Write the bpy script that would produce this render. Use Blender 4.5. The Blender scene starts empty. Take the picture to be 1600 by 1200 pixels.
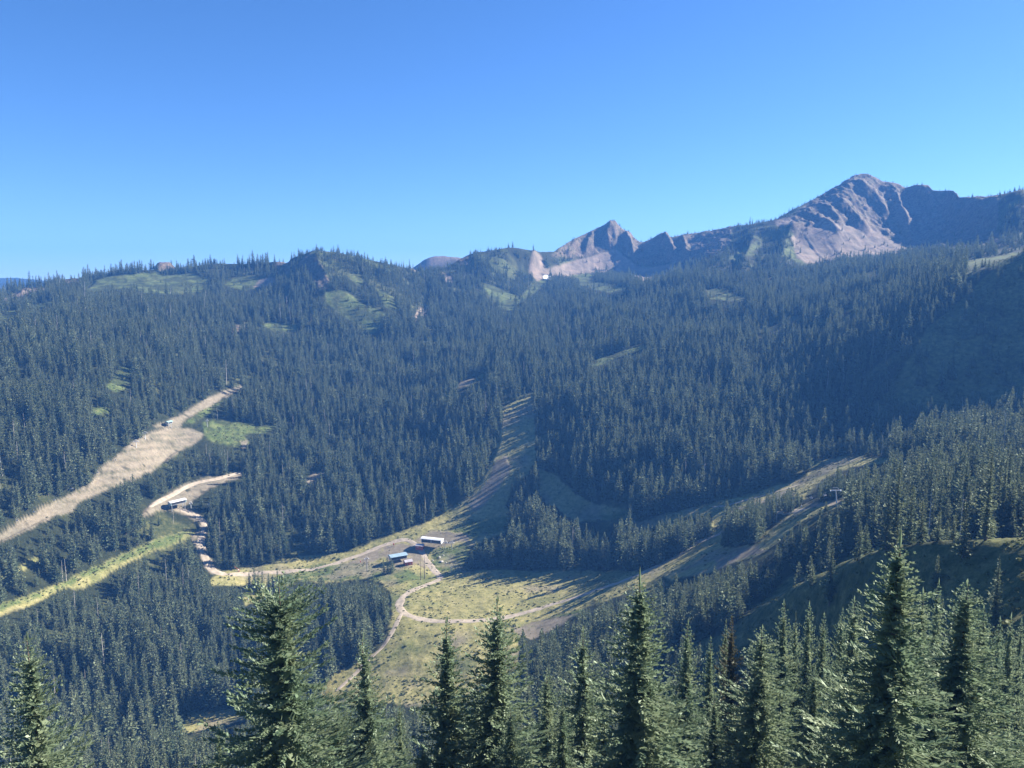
import bpy, math, random
import numpy as np
from mathutils import Vector, Matrix

# ------------------------------------------------------------------ camera, sky, sun, exposure
F = 1200.0                      # focal length in photo pixels (1600 wide)
PITCH = math.radians(7.03)
SUN_AZ = math.radians(64.0)     # clockwise from the view axis (+Y) towards +X
SUN_EL = math.radians(30.5)
scene = bpy.context.scene
col = scene.collection

cam_d = bpy.data.cameras.new('camera')
cam_d.sensor_width = 36.0
cam_d.lens = 36.0 * F / 1600.0
cam_d.clip_start = 0.5
cam_d.clip_end = 200000.0
cam = bpy.data.objects.new('camera', cam_d)
col.objects.link(cam)
cam.location = (0, 0, 0)
cam.rotation_euler = (math.pi / 2 - PITCH, 0, 0)
scene.camera = cam

world = bpy.data.worlds.new('World')
scene.world = world
world.use_nodes = True
wn = world.node_tree
bg = wn.nodes['Background']
sky = wn.nodes.new('ShaderNodeTexSky')
sky.sky_type = 'NISHITA'
sky.sun_disc = False
sky.sun_elevation = SUN_EL
sky.sun_rotation = SUN_AZ
sky.altitude = 1900
sky.air_density = 1.0
sky.dust_density = 0.4
sky.ozone_density = 6.0
hsv = wn.nodes.new('ShaderNodeHueSaturation')
hsv.inputs['Saturation'].default_value = 1.12
hsv.inputs['Hue'].default_value = 0.506
wn.links.new(sky.outputs[0], hsv.inputs['Color'])
wn.links.new(hsv.outputs[0], bg.inputs[0])
bg.inputs[1].default_value = 0.05

sun_d = bpy.data.lights.new('sun', 'SUN')
sun_d.energy = 5.0
sun_d.angle = math.radians(0.5)
sun_d.color = (1.0, 0.93, 0.80)
sun = bpy.data.objects.new('sun', sun_d)
col.objects.link(sun)
sdir = Vector((math.sin(SUN_AZ) * math.cos(SUN_EL), math.cos(SUN_AZ) * math.cos(SUN_EL), math.sin(SUN_EL)))
sun.rotation_euler = sdir.to_track_quat('Z', 'Y').to_euler()
sun.location = (300, 300, 400)

scene.view_settings.view_transform = 'Standard'
scene.view_settings.look = 'None'
scene.view_settings.exposure = 1.9
scene.view_settings.gamma = 1.0
scene.cycles.max_bounces = 5
scene.cycles.diffuse_bounces = 2
scene.cycles.glossy_bounces = 1
scene.cycles.transmission_bounces = 2
scene.cycles.volume_bounces = 0
scene.cycles.use_denoising = True

rng = np.random.default_rng(7)
random.seed(7)

# ------------------------------------------------------------------ helpers: pixels, noise, curves
cp, sp = math.cos(PITCH), math.sin(PITCH)

def pix_dir(u, v):
    u = np.asarray(u, float); v = np.asarray(v, float)
    x = (u - 800) / F; y = (600 - v) / F
    return x, cp + y * sp, y * cp - sp

def pix_as(u, v):
    X, Y, Z = pix_dir(u, v)
    return np.arctan2(X, Y), Z / np.hypot(X, Y)

def to_pix(x, y, z):
    d = y * cp - z * sp
    d = np.where(np.abs(d) < 1e-3, 1e-3, d)
    h = y * sp + z * cp
    return 800 + F * x / d, 600 - F * h / d, d

def hashn(ix, iy, seed):
    h = (ix.astype(np.int64) * 374761393 + iy.astype(np.int64) * 668265263 + seed * 982451653) & 0xffffffff
    h = ((h ^ (h >> 13)) * 1274126177) & 0xffffffff
    h = ((h ^ (h >> 16)) * 2246822519) & 0xffffffff
    return ((h ^ (h >> 15)) & 0xffff) / 65535.0

def vnoise(x, y, seed=0):
    ix = np.floor(x); iy = np.floor(y)
    fx = x - ix; fy = y - iy
    fx = fx * fx * fx * (fx * (fx * 6 - 15) + 10); fy = fy * fy * fy * (fy * (fy * 6 - 15) + 10)
    a = hashn(ix, iy, seed); b = hashn(ix + 1, iy, seed)
    c = hashn(ix, iy + 1, seed); d = hashn(ix + 1, iy + 1, seed)
    return (a + (b - a) * fx) * (1 - fy) + (c + (d - c) * fx) * fy

def fbm(x, y, seed=0, oct=4):
    t = 0; a = 0.5; n = 0
    for i in range(oct):
        t = t + a * vnoise(x, y, seed + i * 17); n += a
        x = x * 2.03 + 11.3; y = y * 2.03 - 7.7; a *= 0.5
    return t / n

def ridged(x, y, seed=0, oct=4):
    t = 0; a = 0.5; n = 0
    for i in range(oct):
        t = t + a * (1 - np.abs(2 * vnoise(x, y, seed + i * 13) - 1)); n += a
        x = x * 2.1 + 3.1; y = y * 2.1 + 5.9; a *= 0.5
    return t / n

def slopes(X, Y):
    h = np.diff(X, axis=0); dl = np.diff(Y, axis=0) / h
    m = np.zeros_like(Y)
    if len(X) > 2:
        w1 = 2 * h[1:] + h[:-1]; w2 = h[1:] + 2 * h[:-1]
        ok = dl[1:] * dl[:-1] > 0
        den = np.where(ok, w1 / np.where(ok, dl[:-1], 1) + w2 / np.where(ok, dl[1:], 1), 1)
        m[1:-1] = np.where(ok, (w1 + w2) / den, 0)
    m[0] = dl[0]; m[-1] = dl[-1]
    return h, m

def herm(x, x0, h, y0, y1, m0, m1):
    t = (x - x0) / h; t2 = t * t; t3 = t2 * t
    return y0 * (2 * t3 - 3 * t2 + 1) + h * m0 * (t3 - 2 * t2 + t) + y1 * (-2 * t3 + 3 * t2) + h * m1 * (t3 - t2)

def pchip1(xk, yk, xq):
    xk = np.asarray(xk, float); yk = np.asarray(yk, float)
    h, m = slopes(xk, yk)
    xq = np.clip(xq, xk[0], xk[-1])
    i = np.clip(np.searchsorted(xk, xq, side='right') - 1, 0, len(xk) - 2)
    return herm(xq, xk[i], h[i], yk[i], yk[i + 1], m[i], m[i + 1])

# ------------------------------------------------------------------ terrain: the shape of the valley
# each curve runs across the valley: (photo u, photo v, distance in metres)
CURVES = [
 [(800, -1, 3.0, -2.0)],
 [(800, -1, 25.0, -17.5)],
 [(-300, -1, 60, -46), (500, -1, 60, -46), (900, -1, 60, -45), (1250, -1, 60, -41), (1450, -1, 62, -38.5), (1600, -1, 70, -39.5), (1900, -1, 75, -38)],
 [(-300, -1, 130, -100), (700, -1, 130, -98), (1100, -1, 130, -90), (1350, -1, 135, -82), (1600, -1, 140, -78), (1900, -1, 140, -62)],
 [(-300, -1, 300, -220), (600, -1, 300, -208), (900, -1, 300, -186), (1050, -1, 345, -205), (1200, 1100, 350), (1330, 1034, 305), (1450, 1012, 268), (1600, 930, 246), (1750, 880, 240), (1900, 845, 236)],
 [(-300, 1240, 470), (0, 1210, 480), (400, 1160, 470), (600, 1130, 450), (800, 1100, 430), (1000, 1040, 420), (1150, 975, 400), (1250, 925, 370), (1330, 880, 340), (1380, 860, 320), (1450, 854, 300), (1600, 842, 290), (1750, 810, 285), (1900, 760, 280)],
 [(-300, 1170, 550), (0, 1150, 560), (400, 1110, 540), (600, 1070, 520), (800, 1040, 500), (1000, 1000, 470), (1150, 950, 450), (1250, 915, 430), (1350, 880, 400), (1450, 872, 380), (1600, 866, 345), (1720, 820, 345), (1850, 700, 345), (1900, 690, 345)],  # right end, out of view, is raised to throw shade on the knob's lower face
 [(-300, 1060, 560), (0, 1040, 600), (300, 1010, 635), (500, 985, 620), (640, 970, 600), (800, 965, 590), (1000, 910, 585), (1150, 860, 575), (1300, 800, 560), (1450, 785, 500), (1600, 790, 470), (1900, 760, 450)],
 [(-300, 990, 630), (0, 950, 672), (300, 902, 745), (400, 900, 750), (620, 878, 740), (690, 886, 720), (900, 882, 700), (1100, 832, 680), (1300, 762, 660), (1600, 745, 600), (1900, 720, 580)],
 [(-300, 915, 670), (0, 880, 710), (200, 838, 775), (330, 832, 800), (500, 846, 800), (650, 836, 790), (830, 826, 780), (1000, 800, 760), (1200, 773, 740), (1350, 714, 780), (1600, 690, 760), (1900, 670, 760)],
 [(-300, 850, 720), (0, 800, 765), (200, 705, 885), (300, 718, 920), (500, 742, 920), (650, 758, 900), (810, 735, 870), (1000, 690, 885), (1200, 690, 850), (1400, 662, 900), (1600, 648, 900), (1900, 630, 900)],
 [(-300, 680, 850), (0, 640, 900), (200, 600, 1010), (400, 600, 1130), (600, 610, 1150), (800, 612, 1080), (1000, 600, 1050), (1150, 590, 1050), (1300, 565, 1040), (1450, 525, 1010), (1600, 505, 1030), (1900, 470, 1040)],
 [(-300, 560, 1080), (0, 540, 1120), (200, 520, 1220), (400, 520, 1330), (550, 540, 1350), (700, 530, 1400), (850, 510, 1450), (1000, 510, 1350), (1200, 490, 1350), (1300, 492, 1230), (1400, 472, 1170), (1450, 455, 1150), (1530, 424, 1140), (1600, 396, 1150), (1900, 330, 1150)],
 [(-300, 510, 1320), (0, 497, 1350), (100, 475, 1420), (250, 457, 1530), (400, 457, 1580), (490, 442, 1520), (600, 480, 1450), (660, 470, 1600), (750, 452, 1750), (850, 456, 1850), (1000, 442, 1800), (1100, 437, 1620), (1250, 440, 1600), (1400, 420, 1550), (1500, 408, 1450), (1600, 400, 1400), (1900, 350, 1400)],
 [(-300, 490, 1560), (0, 473, 1570), (100, 455, 1620), (250, 432, 1720), (440, 428, 1650), (490, 413, 1600), (600, 432, 1620), (660, 440, 1750), (780, 420, 1900), (850, 432, 2030), (960, 432, 2130), (1030, 425, 2130), (1130, 397, 1900), (1220, 385, 1920), (1300, 402, 1880), (1380, 392, 1960), (1450, 375, 2040), (1520, 367, 1890), (1600, 358, 1750), (1900, 330, 1750)],
 [(-300, 480, 1680), (0, 464, 1690), (250, 421, 1760), (440, 420, 1690), (490, 401, 1640), (600, 419, 1670), (660, 428, 1810), (780, 400, 1950), (850, 405, 2080), (900, 395, 2230), (960, 395, 2280), (1030, 395, 2230), (1130, 375, 2100), (1220, 352, 2040), (1300, 340, 2080), (1350, 335, 2170), (1420, 322, 2290), (1470, 322, 2260), (1540, 325, 1990), (1600, 318, 1880), (1900, 310, 1880)],
 # skyline
 [(-300, 475, 1800), (0, 456, 1800), (40, 450, 1800), (80, 445, 1800), (105, 436, 1800), (150, 432, 1800), (185, 428, 1800), (238, 423, 1800), (247, 411, 1800), (263, 410, 1800), (276, 418, 1800), (340, 412, 1780), (400, 412, 1740), (430, 409, 1720), (445, 411, 1720), (456, 404, 1700), (475, 397, 1690), (492, 392, 1680), (520, 394, 1680), (560, 402, 1690), (600, 411, 1700), (640, 420, 1760), (664, 426, 1850), (700, 416, 1900), (722, 404, 1930), (740, 397, 1950), (770, 391, 1980), (800, 386, 2000), (830, 391, 2040), (862, 393, 2100), (880, 383, 2200), (905, 370, 2300), (930, 358, 2370), (945, 351, 2400), (953, 346, 2400), (960, 345, 2400), (966, 352, 2400), (985, 366, 2400), (1003, 379, 2400), (1015, 375, 2380), (1035, 366, 2350), (1045, 371, 2340), (1060, 369, 2340), (1075, 366, 2330), (1100, 364, 2320), (1140, 356, 2280), (1180, 350, 2200), (1205, 345, 2160), (1240, 327, 2200), (1270, 312, 2270), (1300, 296, 2340), (1325, 281, 2390), (1340, 274, 2420), (1352, 272, 2420), (1366, 277, 2420), (1380, 284, 2400), (1405, 288, 2380), (1415, 293, 2365), (1435, 289, 2340), (1450, 289, 2330), (1457, 297, 2310), (1470, 299, 2300), (1483, 299, 2280), (1490, 307, 2210), (1510, 308, 2170), (1540, 308, 2110), (1570, 303, 2060), (1600, 297, 2000), (1900, 280, 2000)],
]
CURVES_BEHIND = [
 # lee side, drop in metres below the skyline ridge; then a back ridge; then the far ranges
 [(-300, 'drop', 90, 35), (1900, 'drop', 90, 35)],
 [(-300, 'drop', 420, 230), (1900, 'drop', 420, 230)],
 [(-300, 500, 2750), (620, 470, 2750), (640, 425, 2750), (654, 412, 2750), (672, 402, 2750), (690, 400, 2750), (715, 402, 2750), (745, 412, 2750), (780, 470, 2750), (1900, 500, 2750)],
 [(-300, 520, 3200), (1900, 520, 3200)],
 [(-300, 470, 3700), (1900, 470, 3700)],
 [(-300, 447, 4400), (-60, 444, 4400), (20, 448, 4400), (70, 444, 4400), (140, 447, 4400), (250, 452, 4400), (1900, 452, 4400)],
 [(-300, 450, 5300), (0, 438, 5300), (60, 441, 5300), (110, 443, 5300), (200, 443, 5300), (1900, 445, 5300)],
 [(-300, 490, 6500), (1900, 490, 6500)],
]

AZ = np.concatenate([np.linspace(-75, -40, 60, endpoint=False), np.linspace(-40, 40, 1100, endpoint=False), np.linspace(40, 85, 75)]) * math.pi / 180
LR = np.concatenate([np.linspace(math.log(3), math.log(100), 70, endpoint=False),
                     np.linspace(math.log(100), math.log(380), 130, endpoint=False),
                     np.linspace(math.log(380), math.log(1300), 400, endpoint=False),
                     np.linspace(math.log(1300), math.log(1600), 70, endpoint=False),
                     np.linspace(math.log(1600), math.log(2500), 190, endpoint=False),
                     np.linspace(math.log(2500), math.log(6500), 80)])
NA, NR = len(AZ), len(LR)
RR = np.exp(LR)

def build_terrain():
    KX, KZ = [], []
    for c in CURVES:
        us = np.array([p[0] for p in c], float)
        az = np.array([pix_as(p[0], p[1] if p[1] > 0 else 800)[0] for p in c])
        r = np.array([p[2] for p in c], float)
        z = np.array([p[3] if len(p) == 4 else pix_as(p[0], p[1])[1] * p[2] for p in c])
        if len(c) == 1:
            KX.append(np.full(NA, math.log(r[0]))); KZ.append(np.full(NA, z[0])); continue
        o = np.argsort(az); az, r, z = az[o], r[o], z[o]
        KX.append(pchip1(az, np.log(r), AZ)); KZ.append(pchip1(az, z / r, AZ) * np.exp(KX[-1]))
    skyX, skyZ = KX[-1], KZ[-1]
    for c in CURVES_BEHIND:
        if c[0][1] == 'drop':
            KX.append(np.log(np.exp(skyX) + c[0][2])); KZ.append(skyZ - c[0][3]); continue
        az = np.array([pix_as(p[0], p[1])[0] for p in c]); r = np.array([p[2] for p in c], float)
        s = np.array([pix_as(p[0], p[1])[1] for p in c])
        KX.append(pchip1(az, np.log(r), AZ)); KZ.append(pchip1(az, s, AZ) * np.exp(KX[-1]))
    for k in range(1, len(KX)):
        KX[k] = np.maximum(KX[k], KX[k - 1] + 0.012)
    X = np.stack(KX); Z = np.stack(KZ)
    h, m = slopes(X, Z)
    out = np.zeros((NR, NA))
    q = LR[:, None]
    for k in range(len(X) - 1):
        sel = (q >= X[k][None]) & (q < X[k + 1][None])
        i, j = np.nonzero(sel)
        if len(i):
            out[i, j] = herm(LR[i], X[k][j], h[k][j], Z[k][j], Z[k + 1][j], m[k][j], m[k + 1][j])
    out[LR >= X[-1].max() - 1e-9] = Z[-1][None]
    out[LR <= X[0].min()] = Z[0][None]
    return out, np.exp(skyX)

TZ, SKYR = build_terrain()
GX = RR[:, None] * np.sin(AZ)[None]; GY = RR[:, None] * np.cos(AZ)[None]

# ------------------------------------------------------------------ ground cover regions (outlines read off the photograph)
U0, U1, V0, V1 = -200, 1800, 200, 1330
MW, MH = U1 - U0, V1 - V0

def raster(polys):
    m = np.zeros((MH, MW), bool)
    for p in polys:
        p = np.array(p, float)
        a0, a1 = int(max(U0, p[:, 0].min() - 1)), int(min(U1, p[:, 0].max() + 2))
        b0, b1 = int(max(V0, p[:, 1].min() - 1)), int(min(V1, p[:, 1].max() + 2))
        if a1 <= a0 or b1 <= b0: continue
        uu, vv = np.meshgrid(np.arange(a0, a1), np.arange(b0, b1))
        ins = np.zeros(uu.shape, bool)
        for (x0, y0), (x1, y1) in zip(p, np.roll(p, -1, axis=0)):
            if y0 == y1: continue
            c = (y0 > vv) != (y1 > vv)
            ins ^= c & (uu < (x1 - x0) * (vv - y0) / (y1 - y0) + x0)
        m[b0 - V0:b1 - V0, a0 - U0:a1 - U0] |= ins
    return m

def blur(m, n=1):
    m = m.astype(np.float32)
    for _ in range(n):
        m = (m + np.roll(m, 1, 0) + np.roll(m, -1, 0)) / 3
        m = (m + np.roll(m, 1, 1) + np.roll(m, -1, 1)) / 3
    return m

def look(m, u, v):
    i = np.clip(np.round(np.clip(v, V0, V1 - 1)).astype(int) - V0, 0, MH - 1); j = np.clip(np.round(np.clip(u, U0, U1 - 1)).astype(int) - U0, 0, MW - 1)
    return m[i, j]

P = {}
P['meadow'] = [   # dry grass slopes
 [(782,640),(800,628),(832,618),(836,650),(838,715),(836,724),(818,748),(800,765),(790,790),(800,812),(790,830),(745,838),(700,835),(640,838),(620,834),(690,805),(735,775),(757,740),(772,712),(780,690)],
 [(842,732),(868,742),(900,772),(930,787),(975,795),(985,805),(950,812),(900,815),(880,805),(868,792),(852,786),(842,770)],
 [(328,906),(345,893),(390,888),(480,868),(540,862),(580,848),(620,832),(700,832),(790,826),(793,830),(760,845),(735,855),(722,890),(1000,893),(1040,885),(1010,905),(990,918),(940,940),(905,950),(850,970),(825,985),(812,1000),(816,1040),(790,1080),(700,1105),(620,1100),(520,1100),(498,1085),(520,1055),(600,1010),(612,960),(608,925),(590,908),(560,905),(500,912),(470,905),(430,920),(400,940),(385,948),(378,935),(420,915),(330,915)],
 [(980,910),(1000,893),(1050,875),(1110,835),(1130,825),(1125,845),(1130,857),(1185,850),(1192,835),(1215,815),(1240,800),(1260,788),(1310,783),(1330,787),(1300,795),(1290,800),(1250,815),(1212,850),(1180,870),(1100,895),(1050,908),(1035,900),(1000,918),(900,955),(855,965)],
 [(985,822),(1040,803),(1112,786),(1180,770),(1240,750),(1262,743),(1270,720),(1330,713),(1388,716),(1385,724),(1340,728),(1305,738),(1284,750),(1266,764),(1256,780),(1238,776),(1250,764),(1200,779),(1150,793),(1137,800),(1132,822),(1112,826),(1113,802),(1060,812),(1010,826),(1000,836)],
 [(265,1140),(300,1120),(390,1098),(402,1110),(370,1130),(300,1148)],
 [(0,945),(60,925),(120,900),(180,872),(240,845),(290,830),(304,830),(300,838),(270,850),(230,865),(200,880),(172,895),(165,900),(130,920),(100,918),(60,940),(0,962),(-150,1010),(-150,990)],
 [(0,898),(30,885),(62,868),(57,880),(20,897),(0,908)],
]
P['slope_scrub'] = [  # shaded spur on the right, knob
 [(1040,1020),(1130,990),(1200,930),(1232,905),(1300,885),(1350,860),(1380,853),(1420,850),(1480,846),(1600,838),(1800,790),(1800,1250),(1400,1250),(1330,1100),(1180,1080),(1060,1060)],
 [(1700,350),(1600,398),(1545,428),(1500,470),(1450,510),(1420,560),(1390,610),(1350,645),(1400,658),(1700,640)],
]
P['dirt'] = [
 [(-100,880),(0,835),(30,815),(140,755),(160,730),(200,695),(235,675),(265,668),(300,670),(318,678),(310,690),(280,705),(240,735),(180,760),(130,780),(110,800),(90,805),(40,830),(10,845),(0,848),(-100,900)],
 [(265,667),(258,663),(268,655),(290,643),(330,619),(380,601),(387,604),(350,622),(320,640),(290,655),(280,668)],
 [(240,664),(262,660),(268,668),(250,668)],
 [(375,690),(388,686),(388,698),(378,702)],
 [(218,808),(232,790),(265,770),(300,750),(340,744),(380,735),(378,744),(330,762),(312,775),(290,790),(260,795)],
 [(264,797),(280,792),(300,796),(318,808),(326,822),(322,838),(316,845),(320,860),(335,880),(345,892),(330,898),(318,885),(312,868),(300,850),(300,838),(312,825),(306,812),(290,805)],
 [(475,750),(490,740),(507,733),(509,741),(490,751),(478,757)],
 [(710,605),(730,593),(742,590),(736,600),(715,608)],
 [(648,845),(672,830),(700,830),(732,836),(735,845),(715,846),(700,852),(670,858),(655,862),(645,855)],
 [(586,855),(610,850),(650,850),(660,870),(668,890),(650,880),(620,886),(600,870),(575,880),(545,880)],
 [(800,985),(830,972),(905,958),(880,975),(830,1000)],
 [(757,760),(775,720),(790,712),(800,735),(780,760),(760,785),(745,800),(735,790)],
 [(1140,800),(1230,765),(1240,770),(1200,785),(1150,805)],
 [(1118,870),(1180,852),(1195,860),(1120,890)],
 [(1250,796),(1262,787),(1330,782),(1330,788),(1290,792)],
]
P['green'] = [
 [(500,880),(560,880),(600,890),(640,890),(655,905),(620,912),(560,905),(490,908),(440,912),(420,905)],
 [(672,862),(690,855),(735,850),(722,892),(685,893),(675,880)],
 [(705,830),(720,818),(790,806),(795,828),(740,842),(735,836)],
 [(0,945),(60,925),(120,900),(180,872),(240,845),(290,830),(285,840),(230,862),(160,890),(60,935),(0,955)],
 [(900,800),(935,805),(985,800),(975,812),(915,815)],
 [(1262,752),(1272,722),(1340,720),(1300,735),(1282,745)],
 [(318,660),(345,655),(400,665),(437,666),(420,675),(380,680),(392,692),(370,700),(330,690),(318,680)],
 [(290,660),(330,628),(350,624),(325,645),(300,663)],
 [(140,640),(165,632),(172,642),(150,650)],[(165,605),(190,575),(210,575),(205,590),(195,608),(180,612)],
 [(915,570),(940,558),(990,542),(1010,538),(1008,545),(960,560),(930,573)],
 [(735,600),(755,577),(762,580),(758,592)],
 [(1200,830),(1240,805),(1262,800),(1240,818),(1215,832)],
 [(860,975),(920,960),(905,950),(870,962)],
 [(1500,1200),(1550,1150),(1600,1120),(1600,1180),(1560,1200)],
 # high alpine grass
 [(130,458),(150,436),(185,430),(240,426),(265,431),(300,427),(332,440),(320,455),(280,460),(230,458),(200,450)],
 [(350,445),(370,432),(412,431),(424,440),(410,450),(385,455)],
 [(508,457),(538,453),(560,470),(602,490),(602,515),(575,526),(560,508),(530,490),(510,475)],
 [(585,450),(615,463),(622,487),(602,480)],[(545,430),(562,428),(570,440),(556,446)],
 [(750,440),(775,448),(800,458),(812,466),(830,445),(838,425),(848,418),(860,432),(842,452),(815,472),(800,486),(780,480),(762,460)],
 [(905,435),(935,440),(985,450),(975,460),(940,455),(905,445)],[(870,415),(895,420),(930,430),(915,438),(880,428)],
 [(1103,452),(1125,450),(1150,462),(1175,466),(1150,470),(1110,468)],
 [(1140,400),(1175,380),(1195,372),(1190,384),(1165,400),(1150,412)],[(1230,375),(1250,400),(1265,410),(1245,412),(1225,395)],
 [(1352,427),(1375,420),(1372,428),(1358,434)],
 [(1510,408),(1545,400),(1600,393),(1600,408),(1560,415),(1530,420),(1520,435),(1508,430)],
 [(1235,495),(1255,492),(1256,502),(1236,505)],[(1262,505),(1300,498),(1290,505),(1265,509)],[(1180,520),(1210,508),(1240,510),(1200,516)],[(1310,487),(1340,480),(1325,489)],
 [(0,490),(25,485),(20,498),(0,500)],[(45,480),(75,470),(90,472),(60,484)],
 [(240,446),(300,442),(290,452),(250,455)],
 [(410,508),(425,503),(470,508),(465,516),(430,518)],
]
P['scree'] = [
 [(826,425),(833,390),(846,400),(852,420),(870,416),(900,406),(925,400),(962,388),(975,400),(1000,418),(1060,412),(1065,425),(1005,442),(960,428),(930,425),(880,432),(855,432),(840,440)],
 [(1050,400),(1062,402),(1070,422),(1050,415)],
 [(1245,402),(1236,372),(1255,350),(1285,335),(1310,345),(1330,352),(1350,345),(1372,360),(1392,375),(1420,386),(1408,396),(1340,400),(1295,406),(1265,414)],
 [(1400,316),(1425,322),(1440,330),(1475,335),(1470,360),(1440,378),(1425,386),(1420,370),(1408,340)],
 [(1210,345),(1245,335),(1240,350),(1215,355)],
 [(640,500),(655,482),(672,478),(668,492),(650,505)],[(440,440),(425,448),(395,450),(405,438),(425,432)],
 [(690,425),(705,432),(710,445),(695,440)],
]
P['rock'] = [
 [(862,400),(880,382),(910,364),(940,348),(958,338),(972,345),(1005,376),(1040,360),(1100,356),(1145,350),(1140,385),(1080,410),(1050,410),(1000,416),(965,388),(930,398),(890,405)],
 [(1236,350),(1245,330),(1300,290),(1350,264),(1410,285),(1460,285),(1500,303),(1560,300),(1560,380),(1480,390),(1425,390),(1350,352),(1300,350),(1240,365)],
 [(242,418),(245,406),(266,405),(272,418),(262,424),(250,424)],[(90,446),(102,432),(125,430),(130,446),(110,455)],
 [(465,410),(485,395),(500,410),(515,440),(508,455),(490,445)],
 [(640,425),(660,395),(730,398),(740,415),(700,412)],
 [(0,470),(40,450),(90,450),(60,462),(10,478)],[(425,415),(445,400),(460,412),(450,430)],
 [(360,520),(372,505),(378,512),(370,528)],
]
M = {k: raster(v) for k, v in P.items()}
OPEN = raster(P['meadow'] + P['dirt'] + P['green'])
BARE = raster(P['scree']) | raster(P['rock'])
SCRUB = M['slope_scrub']
SOFT = {k: blur(v, 1) for k, v in M.items()}

# relief added to the smooth valley: hummocks everywhere, crags and gullies where rock stands, ribs on the peaks
GU, GV, GD = to_pix(GX, GY, TZ)
rockw = blur(M['rock'], 4); screew = blur(M['scree'], 3)
rk = np.where((GD > 0) & (RR[:, None] > 1500), look(rockw, GU, GV), 0)
sw_ = np.where((GD > 0) & (RR[:, None] > 1500), look(screew, GU, GV), 0)
openw = np.where(GD > 0, look(blur(OPEN, 3), GU, GV), 0)
dirtw = np.where(GD > 0, look(blur(M['dirt'], 3), GU, GV), 0)
RIBS = [([(1335, 280), (1375, 318), (1392, 340)], 16, 11), ([(1262, 330), (1300, 352), (1318, 368)], 9, 7),
        ([(1300, 302), (1328, 330), (1345, 352), (1362, 362)], 16, 9), ([(1392, 296), (1404, 325), (1418, 355), (1424, 380)], 24, 15),
        ([(1280, 318), (1300, 330), (1320, 352)], 8, 6), ([(1440, 292), (1450, 312), (1462, 330)], 14, 9), ([(1484, 300), (1492, 320), (1490, 345)], 16, 10),
        ([(958, 348), (948, 368), (952, 390)], 22, 9), ([(930, 362), (920, 380), (915, 398)], 16, 8), ([(975, 362), (985, 380), (990, 400)], 18, 8), ([(1035, 368), (1045, 385), (1055, 405)], 22, 10),
        ([(1065, 370), (1072, 390), (1070, 405)], 14, 8), ([(905, 375), (893, 390), (885, 402)], 12, 7),
        ([(492, 396), (500, 420), (515, 445)], 12, 10), ([(735, 400), (760, 425), (775, 445)], 12, 16), ([(830, 392), (835, 410), (828, 430)], 14, 12), ([(660, 430), (668, 455), (660, 490)], -14, 8),
        ([(1180, 360), (1170, 400), (1150, 440)], 14, 18), ([(1240, 345), (1230, 380), (1215, 420)], 12, 16)]
ribz = np.zeros_like(TZ)
r1 = RR[:, None] > 1450
front = RR[:, None] < SKYR[None] + 60
for pl, amp, wd in RIBS:
    d = np.full(TZ.shape, 1e9)
    pu = [p[0] for p in pl]; pv = [p[1] for p in pl]
    rows = np.nonzero(RR > 1400)[0]; rows = rows[RR[rows] < 2600]
    cols = np.nonzero((GU[rows[0]] > min(pu) - 3 * wd) & (GU[rows[0]] < max(pu) + 3 * wd))[0]
    sl = np.ix_(rows, cols); uu, vv = GU[sl], GV[sl]
    dd = np.full(uu.shape, 1e9); tt = np.zeros(uu.shape); n = len(pl) - 1
    for k in range(n):
        (x0, y0), (x1, y1) = pl[k], pl[k + 1]
        L2 = (x1 - x0) ** 2 + (y1 - y0) ** 2
        t = np.clip(((uu - x0) * (x1 - x0) + (vv - y0) * (y1 - y0)) / L2, 0, 1)
        e = np.hypot(uu - x0 - t * (x1 - x0), vv - y0 - t * (y1 - y0))
        b = e < dd; dd = np.where(b, e, dd); tt = np.where(b, (k + t) / n, tt)
    w = wd * (0.75 + 0.5 * vnoise(uu / 6, vv / 6, 5))
    prof = np.maximum(0, 1 - dd / w) * np.clip((tt) * 4 + 0.12, 0, 1) * np.clip((1 - tt) * 4, 0, 1)
    ribz[sl] += amp * prof * front[sl[0][:, 0]][:, cols]
side = AZ[None] * RR[:, None]
relief = (fbm(GX / 90, GY / 90, 3, 4) - 0.5) * np.clip(RR[:, None] / 900, 0.02, 1) * 16 * (1 - 0.75 * openw) * (1 - 0.8 * dirtw) * (1 - 0.6 * sw_)
relief = relief + (fbm(GX / 14, GY / 14, 9, 3) - 0.5) * np.clip(RR[:, None] / 400, 0.15, 1) * 1.6 * (1 - 0.93 * dirtw)
crag = (ridged(side / 34 + 1.5 * fbm(GX / 60, GY / 60, 4, 2), RR[:, None] / 90, 21, 4) - 0.62) * 11 * rk
crag = crag + (ridged(GX / 17, GY / 17, 41, 4) - 0.6) * 9 * rk
crag = crag + (ridged(side / 16, RR[:, None] / 160, 31, 3) - 0.6) * 3.0 * sw_
knob = look(blur(M['slope_scrub'], 6), GU, GV) * (RR[:, None] > 150) * (RR[:, None] < 460)
relief = relief + knob * ((fbm(GX / 22, GY / 22, 57, 3) - 0.5) * 7 + (fbm(GX / 6, GY / 6, 58, 2) - 0.5) * 1.2)
near_sky = np.exp(-((RR[:, None] - SKYR[None]) / 40) ** 2)
TZ = TZ + relief * (1 - 0.8 * near_sky) + ribz + crag * (1 - 0.55 * near_sky) * front
far = RR[:, None] > 3600
TZ = TZ + np.where(far, (fbm(GX / 500, GY / 500, 2, 4) - 0.5) * 60, 0) * (RR[:, None] < 6300)
GU, GV, GD = to_pix(GX, GY, TZ)

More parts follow.
